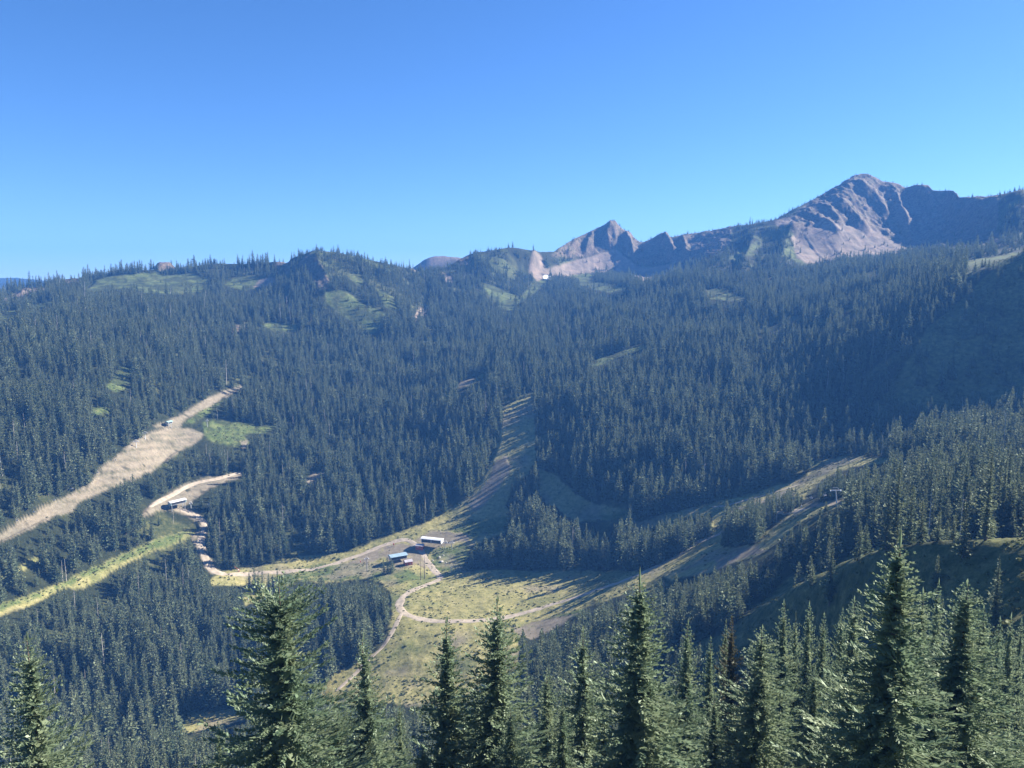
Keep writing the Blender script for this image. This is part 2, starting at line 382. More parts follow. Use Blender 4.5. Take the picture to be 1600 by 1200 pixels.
def ground(x, y):
    r = np.hypot(x, y); a = np.arctan2(x, y)
    fi = np.clip(np.interp(np.log(np.maximum(r, 3.0)), LR, np.arange(NR)), 0, NR - 1.001)
    fj = np.clip(np.interp(a, AZ, np.arange(NA)), 0, NA - 1.001)
    i = fi.astype(int); j = fj.astype(int); di = fi - i; dj = fj - j
    return (TZ[i, j] * (1 - di) + TZ[i + 1, j] * di) * (1 - dj) + (TZ[i, j + 1] * (1 - di) + TZ[i + 1, j + 1] * di) * dj

TS = TZ / RR[:, None]
TSMAX = np.maximum.accumulate(TS, axis=0)       # for telling which ground can be seen past nearer ground

def hit(u, v, rmin=150.0):
    """the ground seen at a photo pixel"""
    a, s = pix_as(u, v)
    j = int(np.clip(np.interp(a, AZ, np.arange(NA)), 0, NA - 2))
    f = (a - AZ[j]) / (AZ[j + 1] - AZ[j])
    c = TS[:, j] * (1 - f) + TS[:, j + 1] * f
    i0 = int(np.searchsorted(RR, rmin))
    k = np.nonzero(c[i0:] >= s)[0]
    if not len(k): r = 1000.0
    else:
        i = i0 + k[0]
        if i == 0: r = RR[0]
        else:
            t = (s - c[i - 1]) / max(1e-9, c[i] - c[i - 1]); t = min(1, max(0, t))
            r = RR[i - 1] + t * (RR[i] - RR[i - 1])
    x, y = r * math.sin(a), r * math.cos(a)
    return Vector((x, y, float(ground(np.array([x]), np.array([y]))[0])))

# ------------------------------------------------------------------ materials
def nd(nt, t, **kw):
    n = nt.nodes.new(t)
    for k, v in kw.items(): setattr(n, k, v)
    return n

def new_mat(name):
    m = bpy.data.materials.new(name); m.use_nodes = True
    m.node_tree.nodes.clear()
    return m, m.node_tree

def simple_mat(name, c, rough=0.7, metal=0.0, var=0.12, scale=0.8):
    m, nt = new_mat(name)
    o = nd(nt, 'ShaderNodeOutputMaterial'); b = nd(nt, 'ShaderNodeBsdfPrincipled')
    tc = nd(nt, 'ShaderNodeTexCoord'); nz = nd(nt, 'ShaderNodeTexNoise'); nz.inputs['Scale'].default_value = scale; nz.inputs['Detail'].default_value = 4
    mx = nd(nt, 'ShaderNodeMixRGB', blend_type='MULTIPLY'); mx.inputs[0].default_value = 1
    rp = nd(nt, 'ShaderNodeValToRGB')
    rp.color_ramp.elements[0].color = (1 - 2 * var, 1 - 2 * var, 1 - 2 * var, 1); rp.color_ramp.elements[1].color = (1 + var, 1 + var, 1 + var, 1)
    rp.color_ramp.elements[0].position = 0.3; rp.color_ramp.elements[1].position = 0.7
    nt.links.new(tc.outputs['Object'], nz.inputs[0]); nt.links.new(nz.outputs[0], rp.inputs[0])
    mx.inputs[1].default_value = (*c, 1); nt.links.new(rp.outputs[0], mx.inputs[2])
    nt.links.new(mx.outputs[0], b.inputs['Base Color'])
    b.inputs['Roughness'].default_value = rough; b.inputs['Metallic'].default_value = metal
    nt.links.new(b.outputs[0], o.inputs[0])
    return m

def foliage_mat(name, c0, c1, c2, trans=0.3, gloss=0.05, scale=0.35):
    """needles: colour differs from tree to tree and from clump to clump"""
    m, nt = new_mat(name)
    o = nd(nt, 'ShaderNodeOutputMaterial')
    oi = nd(nt, 'ShaderNodeObjectInfo'); tc = nd(nt, 'ShaderNodeTexCoord')
    nz = nd(nt, 'ShaderNodeTexNoise'); nz.inputs['Scale'].default_value = scale; nz.inputs['Detail'].default_value = 3
    nt.links.new(tc.outputs['Object'], nz.inputs[0])
    a = nd(nt, 'ShaderNodeMixRGB'); a.inputs[1].default_value = (*c0, 1); a.inputs[2].default_value = (*c1, 1)
    nt.links.new(oi.outputs['Random'], a.inputs[0])
    mr = nd(nt, 'ShaderNodeMapRange'); mr.inputs[1].default_value = 0.42; mr.inputs[2].default_value = 0.72
    nt.links.new(nz.outputs[0], mr.inputs[0])
    b = nd(nt, 'ShaderNodeMixRGB'); b.inputs[2].default_value = (*c2, 1)
    nt.links.new(mr.outputs[0], b.inputs[0]); nt.links.new(a.outputs[0], b.inputs[1])
    d = nd(nt, 'ShaderNodeBsdfDiffuse'); t = nd(nt, 'ShaderNodeBsdfTranslucent'); g = nd(nt, 'ShaderNodeBsdfGlossy'); g.inputs['Roughness'].default_value = 0.45
    g.inputs[0].default_value = (0.8, 0.9, 0.8, 1)
    for s in (d, t): nt.links.new(b.outputs[0], s.inputs[0])
    m1 = nd(nt, 'ShaderNodeMixShader'); m1.inputs[0].default_value = trans
    m2 = nd(nt, 'ShaderNodeMixShader'); m2.inputs[0].default_value = gloss
    nt.links.new(d.outputs[0], m1.inputs[1]); nt.links.new(t.outputs[0], m1.inputs[2])
    nt.links.new(m1.outputs[0], m2.inputs[1]); nt.links.new(g.outputs[0], m2.inputs[2])
    nt.links.new(m2.outputs[0], o.inputs[0])
    return m

def ground_mat():
    m, nt = new_mat('valley_ground')
    o = nd(nt, 'ShaderNodeOutputMaterial'); b = nd(nt, 'ShaderNodeBsdfPrincipled'); b.inputs['Roughness'].default_value = 0.95
    b.inputs['Specular IOR Level'].default_value = 0.1
    geo = nd(nt, 'ShaderNodeNewGeometry')
    def noise(s, det=5, rough=0.6):
        n = nd(nt, 'ShaderNodeTexNoise'); n.inputs['Scale'].default_value = s; n.inputs['Detail'].default_value = det; n.inputs['Roughness'].default_value = rough
        nt.links.new(geo.outputs['Position'], n.inputs[0]); return n
    n1, n2, n3 = noise(0.035), noise(0.22), noise(1.3, 3)
    def ramp(n, stops):
        r = nd(nt, 'ShaderNodeValToRGB'); e = r.color_ramp.elements
        while len(e) < len(stops): e.new(0.5)
        for el, (p, c) in zip(e, stops): el.position = p; el.color = (*c, 1)
        nt.links.new(n.outputs[0], r.inputs[0]); return r
    A = nd(nt, 'ShaderNodeAttribute', attribute_name='cover_a'); B = nd(nt, 'ShaderNodeAttribute', attribute_name='cover_b')
    sa = nd(nt, 'ShaderNodeSeparateColor'); sb = nd(nt, 'ShaderNodeSeparateColor')
    nt.links.new(A.outputs['Color'], sa.inputs[0]); nt.links.new(B.outputs['Color'], sb.inputs[0])
    floor = ramp(n2, [(0.35, (0.016, 0.022, 0.012)), (0.55, (0.026, 0.032, 0.017)), (0.75, (0.045, 0.048, 0.024))])
    dry = ramp(n2, [(0.30, (0.150, 0.142, 0.058)), (0.5, (0.262, 0.238, 0.105)), (0.72, (0.35, 0.30, 0.155))])
    green = ramp(n2, [(0.30, (0.056, 0.082, 0.028)), (0.5, (0.100, 0.128, 0.046)), (0.72, (0.165, 0.172, 0.076))])
    dirt = ramp(n2, [(0.28, (0.155, 0.128, 0.100)), (0.5, (0.215, 0.181, 0.143)), (0.72, (0.27, 0.228, 0.182))])
    scree = ramp(n1, [(0.30, (0.19, 0.155, 0.138)), (0.5, (0.24, 0.192, 0.166)), (0.7, (0.30, 0.225, 0.185))])
    rock = ramp(n2, [(0.30, (0.075, 0.062, 0.054)), (0.5, (0.145, 0.113, 0.095)), (0.72, (0.25, 0.19, 0.155))])
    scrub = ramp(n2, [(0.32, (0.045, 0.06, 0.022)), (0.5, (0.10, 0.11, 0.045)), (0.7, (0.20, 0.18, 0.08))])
    cur = floor.outputs[0]
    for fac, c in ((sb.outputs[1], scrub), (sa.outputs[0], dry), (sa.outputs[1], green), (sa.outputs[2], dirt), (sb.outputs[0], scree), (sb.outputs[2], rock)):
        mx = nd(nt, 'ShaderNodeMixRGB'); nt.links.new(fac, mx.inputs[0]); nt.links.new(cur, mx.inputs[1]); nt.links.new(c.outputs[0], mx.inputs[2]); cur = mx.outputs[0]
    mul = nd(nt, 'ShaderNodeMixRGB', blend_type='MULTIPLY'); mul.inputs[0].default_value = 0.9
    r3 = ramp(n1, [(0.3, (0.72, 0.76, 0.72)), (0.7, (1.15, 1.12, 1.08))])
    nt.links.new(cur, mul.inputs[1]); nt.links.new(r3.outputs[0], mul.inputs[2])
    mul2 = nd(nt, 'ShaderNodeMixRGB', blend_type='MULTIPLY'); mul2.inputs[0].default_value = 0.8
    r4 = ramp(n3, [(0.32, (0.55, 0.58, 0.52)), (0.62, (1.15, 1.15, 1.1))])
    nt.links.new(mul.outputs[0], mul2.inputs[1]); nt.links.new(r4.outputs[0], mul2.inputs[2])
    nt.links.new(mul2.outputs[0], b.inputs['Base Color'])
    bp = nd(nt, 'ShaderNodeBump'); bp.inputs['Strength'].default_value = 0.55; bp.inputs['Distance'].default_value = 1.2
    ms = nd(nt, 'ShaderNodeMath', operation='MULTIPLY_ADD'); ms.inputs[1].default_value = -0.4; ms.inputs[2].default_value = 0.55
    nt.links.new(sa.outputs[2], ms.inputs[0]); nt.links.new(ms.outputs[0], bp.inputs['Strength'])
    nt.links.new(n2.outputs[0], bp.inputs['Height']); nt.links.new(bp.outputs[0], b.inputs['Normal'])
    nt.links.new(b.outputs[0], o.inputs[0])
    return m

MAT_GROUND = ground_mat()
MAT_FAR = foliage_mat('forest_needles', (0.060, 0.094, 0.056), (0.150, 0.182, 0.108), (0.178, 0.200, 0.118), 0.30, 0.012, 0.25)
MAT_NEAR = foliage_mat('fir_needles', (0.130, 0.190, 0.120), (0.190, 0.248, 0.158), (0.230, 0.272, 0.168), 0.42, 0.02, 0.6)
MAT_DRYN = foliage_mat('dying_needles', (0.085, 0.085, 0.05), (0.11, 0.09, 0.05), (0.10, 0.11, 0.06), 0.3, 0.03, 0.6)
MAT_BARK = simple_mat('bark', (0.11, 0.085, 0.065), 0.9, 0, 0.25, 3)
MAT_SNAG = simple_mat('weathered_wood', (0.42, 0.39, 0.35), 0.85, 0, 0.2, 2)
MAT_ROAD = simple_mat('road_gravel', (0.35, 0.29, 0.22), 0.95, 0, 0.16, 0.25)

# ------------------------------------------------------------------ mesh helpers
def tag(o, label=None, cat=None, group=None, kind=None):
    if label: o['label'] = label
    if cat: o['category'] = cat
    if group: o['group'] = group
    if kind: o['kind'] = kind
    return o

def mesh_np(name, V, faces, mat=None):
    """V (n,3); faces: list of (k, array(m,k))"""
    me = bpy.data.meshes.new(name)
    V = np.asarray(V, np.float32)
    me.vertices.add(len(V)); me.vertices.foreach_set('co', V.ravel())
    idx = np.concatenate([np.asarray(f, np.int32).ravel() for f in faces])
    tot = np.concatenate([np.full(len(f), np.asarray(f).shape[1], np.int32) for f in faces])
    st = np.concatenate([[0], np.cumsum(tot)[:-1]]).astype(np.int32)
    me.loops.add(len(idx)); me.loops.foreach_set('vertex_index', idx)
    me.polygons.add(len(tot)); me.polygons.foreach_set('loop_start', st); me.polygons.foreach_set('loop_total', tot)
    me.update(calc_edges=True)
    if mat: me.materials.append(mat)
    return me

def link(name, me, parent=None, loc=None, rot=None, scale=None):
    o = bpy.data.objects.new(name, me); col.objects.link(o)
    if parent: o.parent = parent
    if loc is not None: o.location = loc
    if rot is not None: o.rotation_euler = rot
    if scale is not None: o.scale = scale
    return o

def empty(name, loc=(0, 0, 0), rz=0.0):
    o = bpy.data.objects.new(name, None); col.objects.link(o)
    o.location = loc; o.rotation_euler = (0, 0, rz); o.empty_display_size = 0.5
    return o

class MB:
    def __init__(s): s.v = []; s.f = []
    def box(s, c, size, rz=0.0, top=(1, 1)):
        n = len(s.v); cx, cy, cz = c; sx, sy, sz = [a / 2 for a in size]
        ca, sa = math.cos(rz), math.sin(rz)
        for zz, k in ((-sz, (1, 1)), (sz, top)):
            for x, y in ((-sx, -sy), (sx, -sy), (sx, sy), (-sx, sy)):
                x *= k[0]; y *= k[1]
                s.v.append((cx + x * ca - y * sa, cy + x * sa + y * ca, cz + zz))
        s.f += [tuple(n + i for i in q) for q in ((0, 3, 2, 1), (4, 5, 6, 7), (0, 1, 5, 4), (1, 2, 6, 5), (2, 3, 7, 6), (3, 0, 4, 7))]
        return s
    def tube(s, pts, r0, r1=None, n=8):
        r1 = r0 if r1 is None else r1
        pts = [Vector(p) for p in pts]; b = len(s.v); K = len(pts)
        for i, p in enumerate(pts):
            d = (pts[min(i + 1, K - 1)] - pts[max(i - 1, 0)]).normalized()
            a = d.cross(Vector((0, 0, 1)) if abs(d.z) < 0.95 else Vector((1, 0, 0))).normalized(); c = d.cross(a)
            r = r0 + (r1 - r0) * i / max(1, K - 1)
            for k in range(n):
                t = 2 * math.pi * k / n; s.v.append(tuple(p + a * (r * math.cos(t)) + c * (r * math.sin(t))))
        for i in range(K - 1):
            for k in range(n):
                s.f.append((b + i * n + k, b + i * n + (k + 1) % n, b + (i + 1) * n + (k + 1) % n, b + (i + 1) * n + k))
        s.f.append(tuple(b + k for k in range(n))[::-1]); s.f.append(tuple(b + (K - 1) * n + k for k in range(n)))
        return s
    def quad(s, pts):
        n = len(s.v); s.v += [tuple(p) for p in pts]; s.f.append(tuple(range(n, n + len(pts)))); return s
    def prism(s, prof, x0, x1):
        """profile in (y,z), extruded along x"""
        n = len(s.v); k = len(prof)
        for x in (x0, x1):
            for y, z in prof: s.v.append((x, y, z))
        for i in range(k): s.f.append((n + i, n + (i + 1) % k, n + k + (i + 1) % k, n + k + i))
        s.f.append(tuple(range(n, n + k))[::-1]); s.f.append(tuple(range(n + k, n + 2 * k)))
        return s
    def build(s, name, mat, parent=None):
        me = bpy.data.meshes.new(name); me.from_pydata(s.v, [], s.f); me.update()
        me.materials.append(mat)
        return link(name, me, parent)

# ------------------------------------------------------------------ terrain mesh
def make_terrain():
    V = np.stack([GX.ravel(), GY.ravel(), TZ.ravel()], 1)
    i, j = np.meshgrid(np.arange(NR - 1), np.arange(NA - 1), indexing='ij')
    a = (i * NA + j).ravel()
    Q = np.stack([a, a + 1, a + NA + 1, a + NA], 1)[:, ::-1]
    me = mesh_np('terrain', V, [Q], MAT_GROUND)
    me.polygons.foreach_set('use_smooth', np.ones(len(Q), bool))
    ju = (fbm(GX / 9, GY / 9, 51, 3) - 0.5); jv = (fbm(GX / 9, GY / 9, 77, 3) - 0.5)
    k = np.clip(6000 / RR[:, None], 1.5, 14)
    uu, vv = GU + ju * k, GV + jv * k * 0.7
    ok = (GD > 0) & (RR[:, None] > 40)
    W = {n: np.where(ok, look(m, uu, vv), 0) for n, m in SOFT.items()}
    nz = fbm(GX / 40, GY / 40, 61, 4)
    nz2 = fbm(GX / 7, GY / 7, 63, 3)
    # worn, bare patches in the grass and grass in the bare ground
    dirt = np.clip(W['dirt'] * np.clip(1.5 - 2.2 * np.clip(nz2 - 0.55, 0, 1) * 2, 0, 1) + W['meadow'] * np.clip((nz - 0.60) * 5, 0, 0.7), 0, 1)
    green = np.clip(W['green'] * np.clip((nz2 - 0.18) * 4, 0.3, 1) + W['meadow'] * np.clip((0.42 - nz) * 4, 0, 0.7), 0, 1)
    al = RR[:, None] > 1000
    green = np.where(al, green * np.clip((fbm(GX / 20, GY / 20, 83, 3) - 0.32) * 4, 0.35, 0.95), green)
    hi = np.clip((TZ - 10) / 60, 0, 1) * (RR[:, None] > 1400) * (RR[:, None] < 2600)
    green = np.maximum(green, hi * np.clip((nz - 0.5) * 5, 0, 0.55))
    nearg = np.clip((150 - RR[:, None]) / 60, 0, 1)
    green = np.maximum(green, nearg * np.clip((nz2 - 0.35) * 4, 0, 0.8))
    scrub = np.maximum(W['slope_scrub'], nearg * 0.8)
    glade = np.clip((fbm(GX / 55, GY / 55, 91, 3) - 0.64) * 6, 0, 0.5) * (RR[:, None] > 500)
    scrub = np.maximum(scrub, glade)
    bars = raster([[(a, b), (c, d), (c, d + 1.6), (a, b + 1.6)] for a, b, c, d in [(150, 742, 262, 726), (168, 722, 290, 708), (188, 704, 300, 696), (215, 690, 312, 686), (120, 768, 200, 752), (235, 681, 300, 678), (90, 786, 140, 778)]])
    scrub = np.maximum(scrub, look(blur(bars, 1), uu, vv) * 0.8); dirt = dirt * (1 - look(blur(bars, 1), uu, vv) * 0.8)
    scree = np.clip(W['scree'], 0, 1)
    steep = np.gradient(TZ, axis=0) / np.gradient(RR)[:, None]
    rock = np.clip(W['rock'] * np.clip((nz2 - 0.2) * 3.5, 0.55, 1), 0, 1)
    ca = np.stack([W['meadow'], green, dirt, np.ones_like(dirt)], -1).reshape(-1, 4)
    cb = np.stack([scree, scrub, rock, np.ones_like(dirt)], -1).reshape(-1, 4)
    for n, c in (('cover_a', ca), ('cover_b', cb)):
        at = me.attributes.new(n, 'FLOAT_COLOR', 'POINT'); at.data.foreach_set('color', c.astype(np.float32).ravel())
    return tag(link('terrain', me), 'forested mountain valley with grassy clearings, scree and rocky peaks', 'terrain', kind='structure')
make_terrain()

# ------------------------------------------------------------------ conifers
def conifer(seed, H, R, whorl_gap, per, step, tw_len, tw_wid, bare=0.06, irregular=0.3, power=0.85, round_top=0.0, core=0.0, sides=2, droop=0.25, leader=0.05):
    """crown (V, tris) and trunk (V, quads): whorls of branches, each set with folded needle sprays that end in raised clumps"""
    g = np.random.default_rng(seed)
    Vs, Qs = [], []; n = 0
    z = H * bare
    ph = g.random() * 7
    lump = [(g.random() * 6.28, g.random(), g.random() * 2) for _ in range(9)]
    while z < H * (1 - leader):
        t = z / H
        ts = min(1.0, t / (1 - leader * 0.6))
        env = R * ((1 - ts) ** power) * (0.55 + 0.45 * min(1, (t - bare) / 0.12 + 0.35))
        env += R * round_top * math.exp(-((t - 0.86) / 0.09) ** 2)
        k = max(3, int(round(per * (0.75 + 0.5 * g.random()))))
        if t > 0.9: k = max(3, int(k * 0.7))
        wl = 1 + irregular * 0.5 * g.normal()
        for b in range(k):
            ph += 2.399 + g.normal() * 0.3
            lf = wl
            for la, lt, lw in lump:
                dz = (t - lt) / 0.07
                lf += irregular * (lw - 1.0) * 1.3 * math.exp(-dz * dz) * (0.5 + 0.5 * math.cos(ph - la))
            L = env * max(0.35, lf) * (1 + irregular * g.normal() * 0.6)
            L = min(max(L, 0.010 * H * (1.3 - t), 0.4 * env), 1.5 * env + 0.1)
            up = -droop + 0.95 * t ** 2.0 + g.normal() * 0.12
            m = max(1, int(L / step))
            s = (np.arange(m) + 0.8 * g.random(m) + 0.15) / m
            fade = min(1.0, 0.30 + 1.0 * L / R)
            d = np.array([math.cos(ph), math.sin(ph)])
            zz = z + L * (up * s + (0.26 - 0.16 * t) * s ** 2.5)
            pos = np.stack([d[0] * L * s, d[1] * L * s, zz], 1)
            slope = up + 0.55 * s
            bd = np.stack([np.full(m, d[0]), np.full(m, d[1]), slope], 1); bd /= np.linalg.norm(bd, axis=1)[:, None]
            sd = np.array([-d[1], d[0], 0.0])
            tilt = g.normal() * 0.25
            for q in range(sides):
                sg = (-1 if q == 0 else 1) if q < 2 else 0
                tl = tw_len * fade * (0.6 + 0.8 * g.random(m)) * (1.1 - 0.4 * s)
                dr = bd * (0.75 + 0.3 * g.random(m))[:, None] + sd[None] * (sg * (0.75 + 0.4 * g.random(m)))[:, None] * (1.05 - 0.55 * s)[:, None]
                dr[:, 2] += g.normal(size=m) * 0.22 + (0.55 if q >= 2 else 0.0) + tilt * sg
                dr /= np.linalg.norm(dr, axis=1)[:, None]
                nrm = np.array([0, 0, 1.0])[None] + g.normal(size=(m, 3)) * 0.55
                wv = np.cross(dr, nrm); wv /= np.linalg.norm(wv, axis=1)[:, None] + 1e-9
                nv = np.cross(wv, dr)
                w = tw_wid * (0.4 + 0.6 * fade) * (0.7 + 0.6 * g.random(m))
                p0 = pos - dr * (tl * 0.12)[:, None]; p3 = pos + dr * tl[:, None]
                mid = pos + dr * (tl * 0.55)[:, None]
                pl = mid + wv * w[:, None] - nv * (w * 0.4)[:, None]; pr = mid - wv * w[:, None] - nv * (w * 0.4)[:, None]
                Vs.append(np.stack([p0, pl, p3, pr], 1).reshape(-1, 3)); a = n + np.arange(m) * 4
                Qs.append(np.stack([a, a + 1, a + 2], 1)); Qs.append(np.stack([a, a + 2, a + 3], 1))
                n += 4 * m
        z += whorl_gap * (0.7 + 0.6 * g.random()) * (1.0 if t < 0.75 else 0.8)
    for q in range(3):      # leader
        a = q * 2.1; w = 0.0035 * H
        Vs.append(np.array([[0, 0, H * (0.98 - leader)], [w * math.cos(a), w * math.sin(a), H * (1 - leader * 0.7)], [0, 0, H]])); Qs.append(np.array([[n, n + 1, n + 2]])); n += 3
    if core > 0:   # inner needles: loose upright sprays round the trunk
        m = int(core * 220)
        tt = bare + (0.9 - bare) * g.random(m); an = g.random(m) * 6.283
        rr = R * (1 - tt) ** power * 0.30 * g.random(m) ** 0.5
        c = np.stack([rr * np.cos(an), rr * np.sin(an), tt * H], 1)
        a1 = g.normal(size=(m, 3)); a1 /= np.linalg.norm(a1, axis=1)[:, None]; a2 = np.cross(a1, g.normal(size=(m, 3))); a2 /= np.linalg.norm(a2, axis=1)[:, None]
        sz = (R * (1 - tt) ** power * 0.13 + 0.006 * H)[:, None]
        Vs.append(np.stack([c + a1 * sz, c - a1 * sz * 0.5 + a2 * sz, c - a1 * sz * 0.5 - a2 * sz], 1).reshape(-1, 3))
        Qs.append(n + np.arange(m)[:, None] * 3 + np.arange(3)[None]); n += 3 * m
    V = np.concatenate(Vs); T = np.concatenate(Qs)
    ks = 7; tv = []; tf = []
    lv = 8
    bend = g.normal(size=2) * 0.004 * H
    for i in range(lv):
        t = i / (lv - 1); rr = (0.0125 * (1 - t) ** 1.1 + 0.0007) * H * (1.35 if i == 0 else 1)
        for k in range(ks):
            a = 2 * math.pi * k / ks
            tv.append((rr * math.cos(a) + bend[0] * math.sin(t * 5), rr * math.sin(a) + bend[1] * math.sin(t * 4), t * H * 0.985 - (0.03 * H if i == 0 else 0)))
    for i in range(lv - 1):
        for k in range(ks): tf.append((i * ks + k, i * ks + (k + 1) % ks, (i + 1) * ks + (k + 1) % ks, (i + 1) * ks + k))
    return V, T, np.array(tv), np.array(tf)

def tree_meshes(tagname, mat, **kw):
    V, T, tv, tf = conifer(**kw)
    c = mesh_np('crown_' + tagname, V, [T], mat)
    t = mesh_np('trunk_' + tagname, tv, [tf], MAT_BARK)
    return c, t

# ------------------------------------------------------------------ roads: gravel strips draped over the ground
def drape(pix, width, name, label, lift=0.22, wob=0.10):
    pts = [hit(u, v) for u, v in pix]
    P0 = np.array([(p.x, p.y) for p in pts])
    # smooth, evenly spaced centre line
    seg = np.hypot(*np.diff(P0, axis=0).T); t = np.concatenate([[0], np.cumsum(seg)])
    n = max(8, int(t[-1] / 2.5)); q = np.linspace(0, t[-1], n)
    C = np.stack([pchip1(t, P0[:, 0], q), pchip1(t, P0[:, 1], q)], 1)
    for _ in range(3): C[1:-1] = (C[:-2] + 2 * C[1:-1] + C[2:]) / 4
    d = np.gradient(C, axis=0); d /= np.linalg.norm(d, axis=1)[:, None] + 1e-9
    nrm = np.stack([-d[:, 1], d[:, 0]], 1)
    K = 7; V = []
    w = width * (1 + wob * (vnoise(q / 9, q * 0, 3) - 0.5) * 4) * np.clip(np.minimum(q, t[-1] - q) / 4 + 0.3, 0.3, 1)
    for k in range(K):
        f = k / (K - 1) * 2 - 1
        e = C + nrm * (f * w / 2 * (1 + 0.12 * (vnoise(q / 2.2, q * 0 + 9 * k, 8) - 0.5)))[:, None]
        z = ground(e[:, 0], e[:, 1]) + (lift if abs(f) < 0.9 else -0.15) - (0.06 if abs(abs(f) - 1 / 3) < 0.1 else 0)
        V.append(np.stack([e[:, 0], e[:, 1], z], 1))
    V = np.stack(V, 1).reshape(-1, 3)
    i, k = np.meshgrid(np.arange(n - 1), np.arange(K - 1), indexing='ij'); a = (i * K + k).ravel()
    me = mesh_np(name, V, [np.stack([a, a + K, a + K + 1, a + 1], 1)[:, ::-1]], MAT_ROAD)
    me.polygons.foreach_set('use_smooth', np.ones(len(me.polygons), bool))
    return tag(link(name, me), label, 'road', kind='structure')

drape([(1255, 797), (1215, 800), (1170, 808), (1130, 828), (1095, 845), (1060, 868), (1020, 887), (985, 903), (930, 922), (880, 939), (820, 957), (760, 969), (700, 971), (655, 967), (630, 957), (624, 943), (633, 930), (655, 918), (690, 904)], 8.0, 'dirt_road', 'pale gravel road looping below the dark stand')
drape([(690, 904), (680, 893), (668, 878), (660, 864), (648, 850), (632, 843), (605, 850), (580, 860), (545, 873), (500, 887), (450, 893), (400, 896), (355, 898)], 7.0, 'dirt_road', 'pale dirt road past the lift buildings')
drape([(355, 898), (335, 893), (324, 878), (317, 858), (313, 845), (319, 833), (322, 822), (314, 811), (300, 802), (282, 797)], 7.5, 'dirt_road', 'pale dirt road climbing to the upper lift station')
drape([(628, 958), (614, 985), (602, 1005), (565, 1042), (525, 1080)], 4.2, 'dirt_road', 'faint dirt track down the lower meadow')
drape([(232, 793), (262, 776), (300, 757), (340, 748), (377, 738)], 5.0, 'dirt_road', 'pale dirt track above the upper lift station')
drape([(1112, 792), (1150, 786), (1200, 772), (1250, 757)], 4.0, 'dirt_road', 'narrow track along the upper clearing')

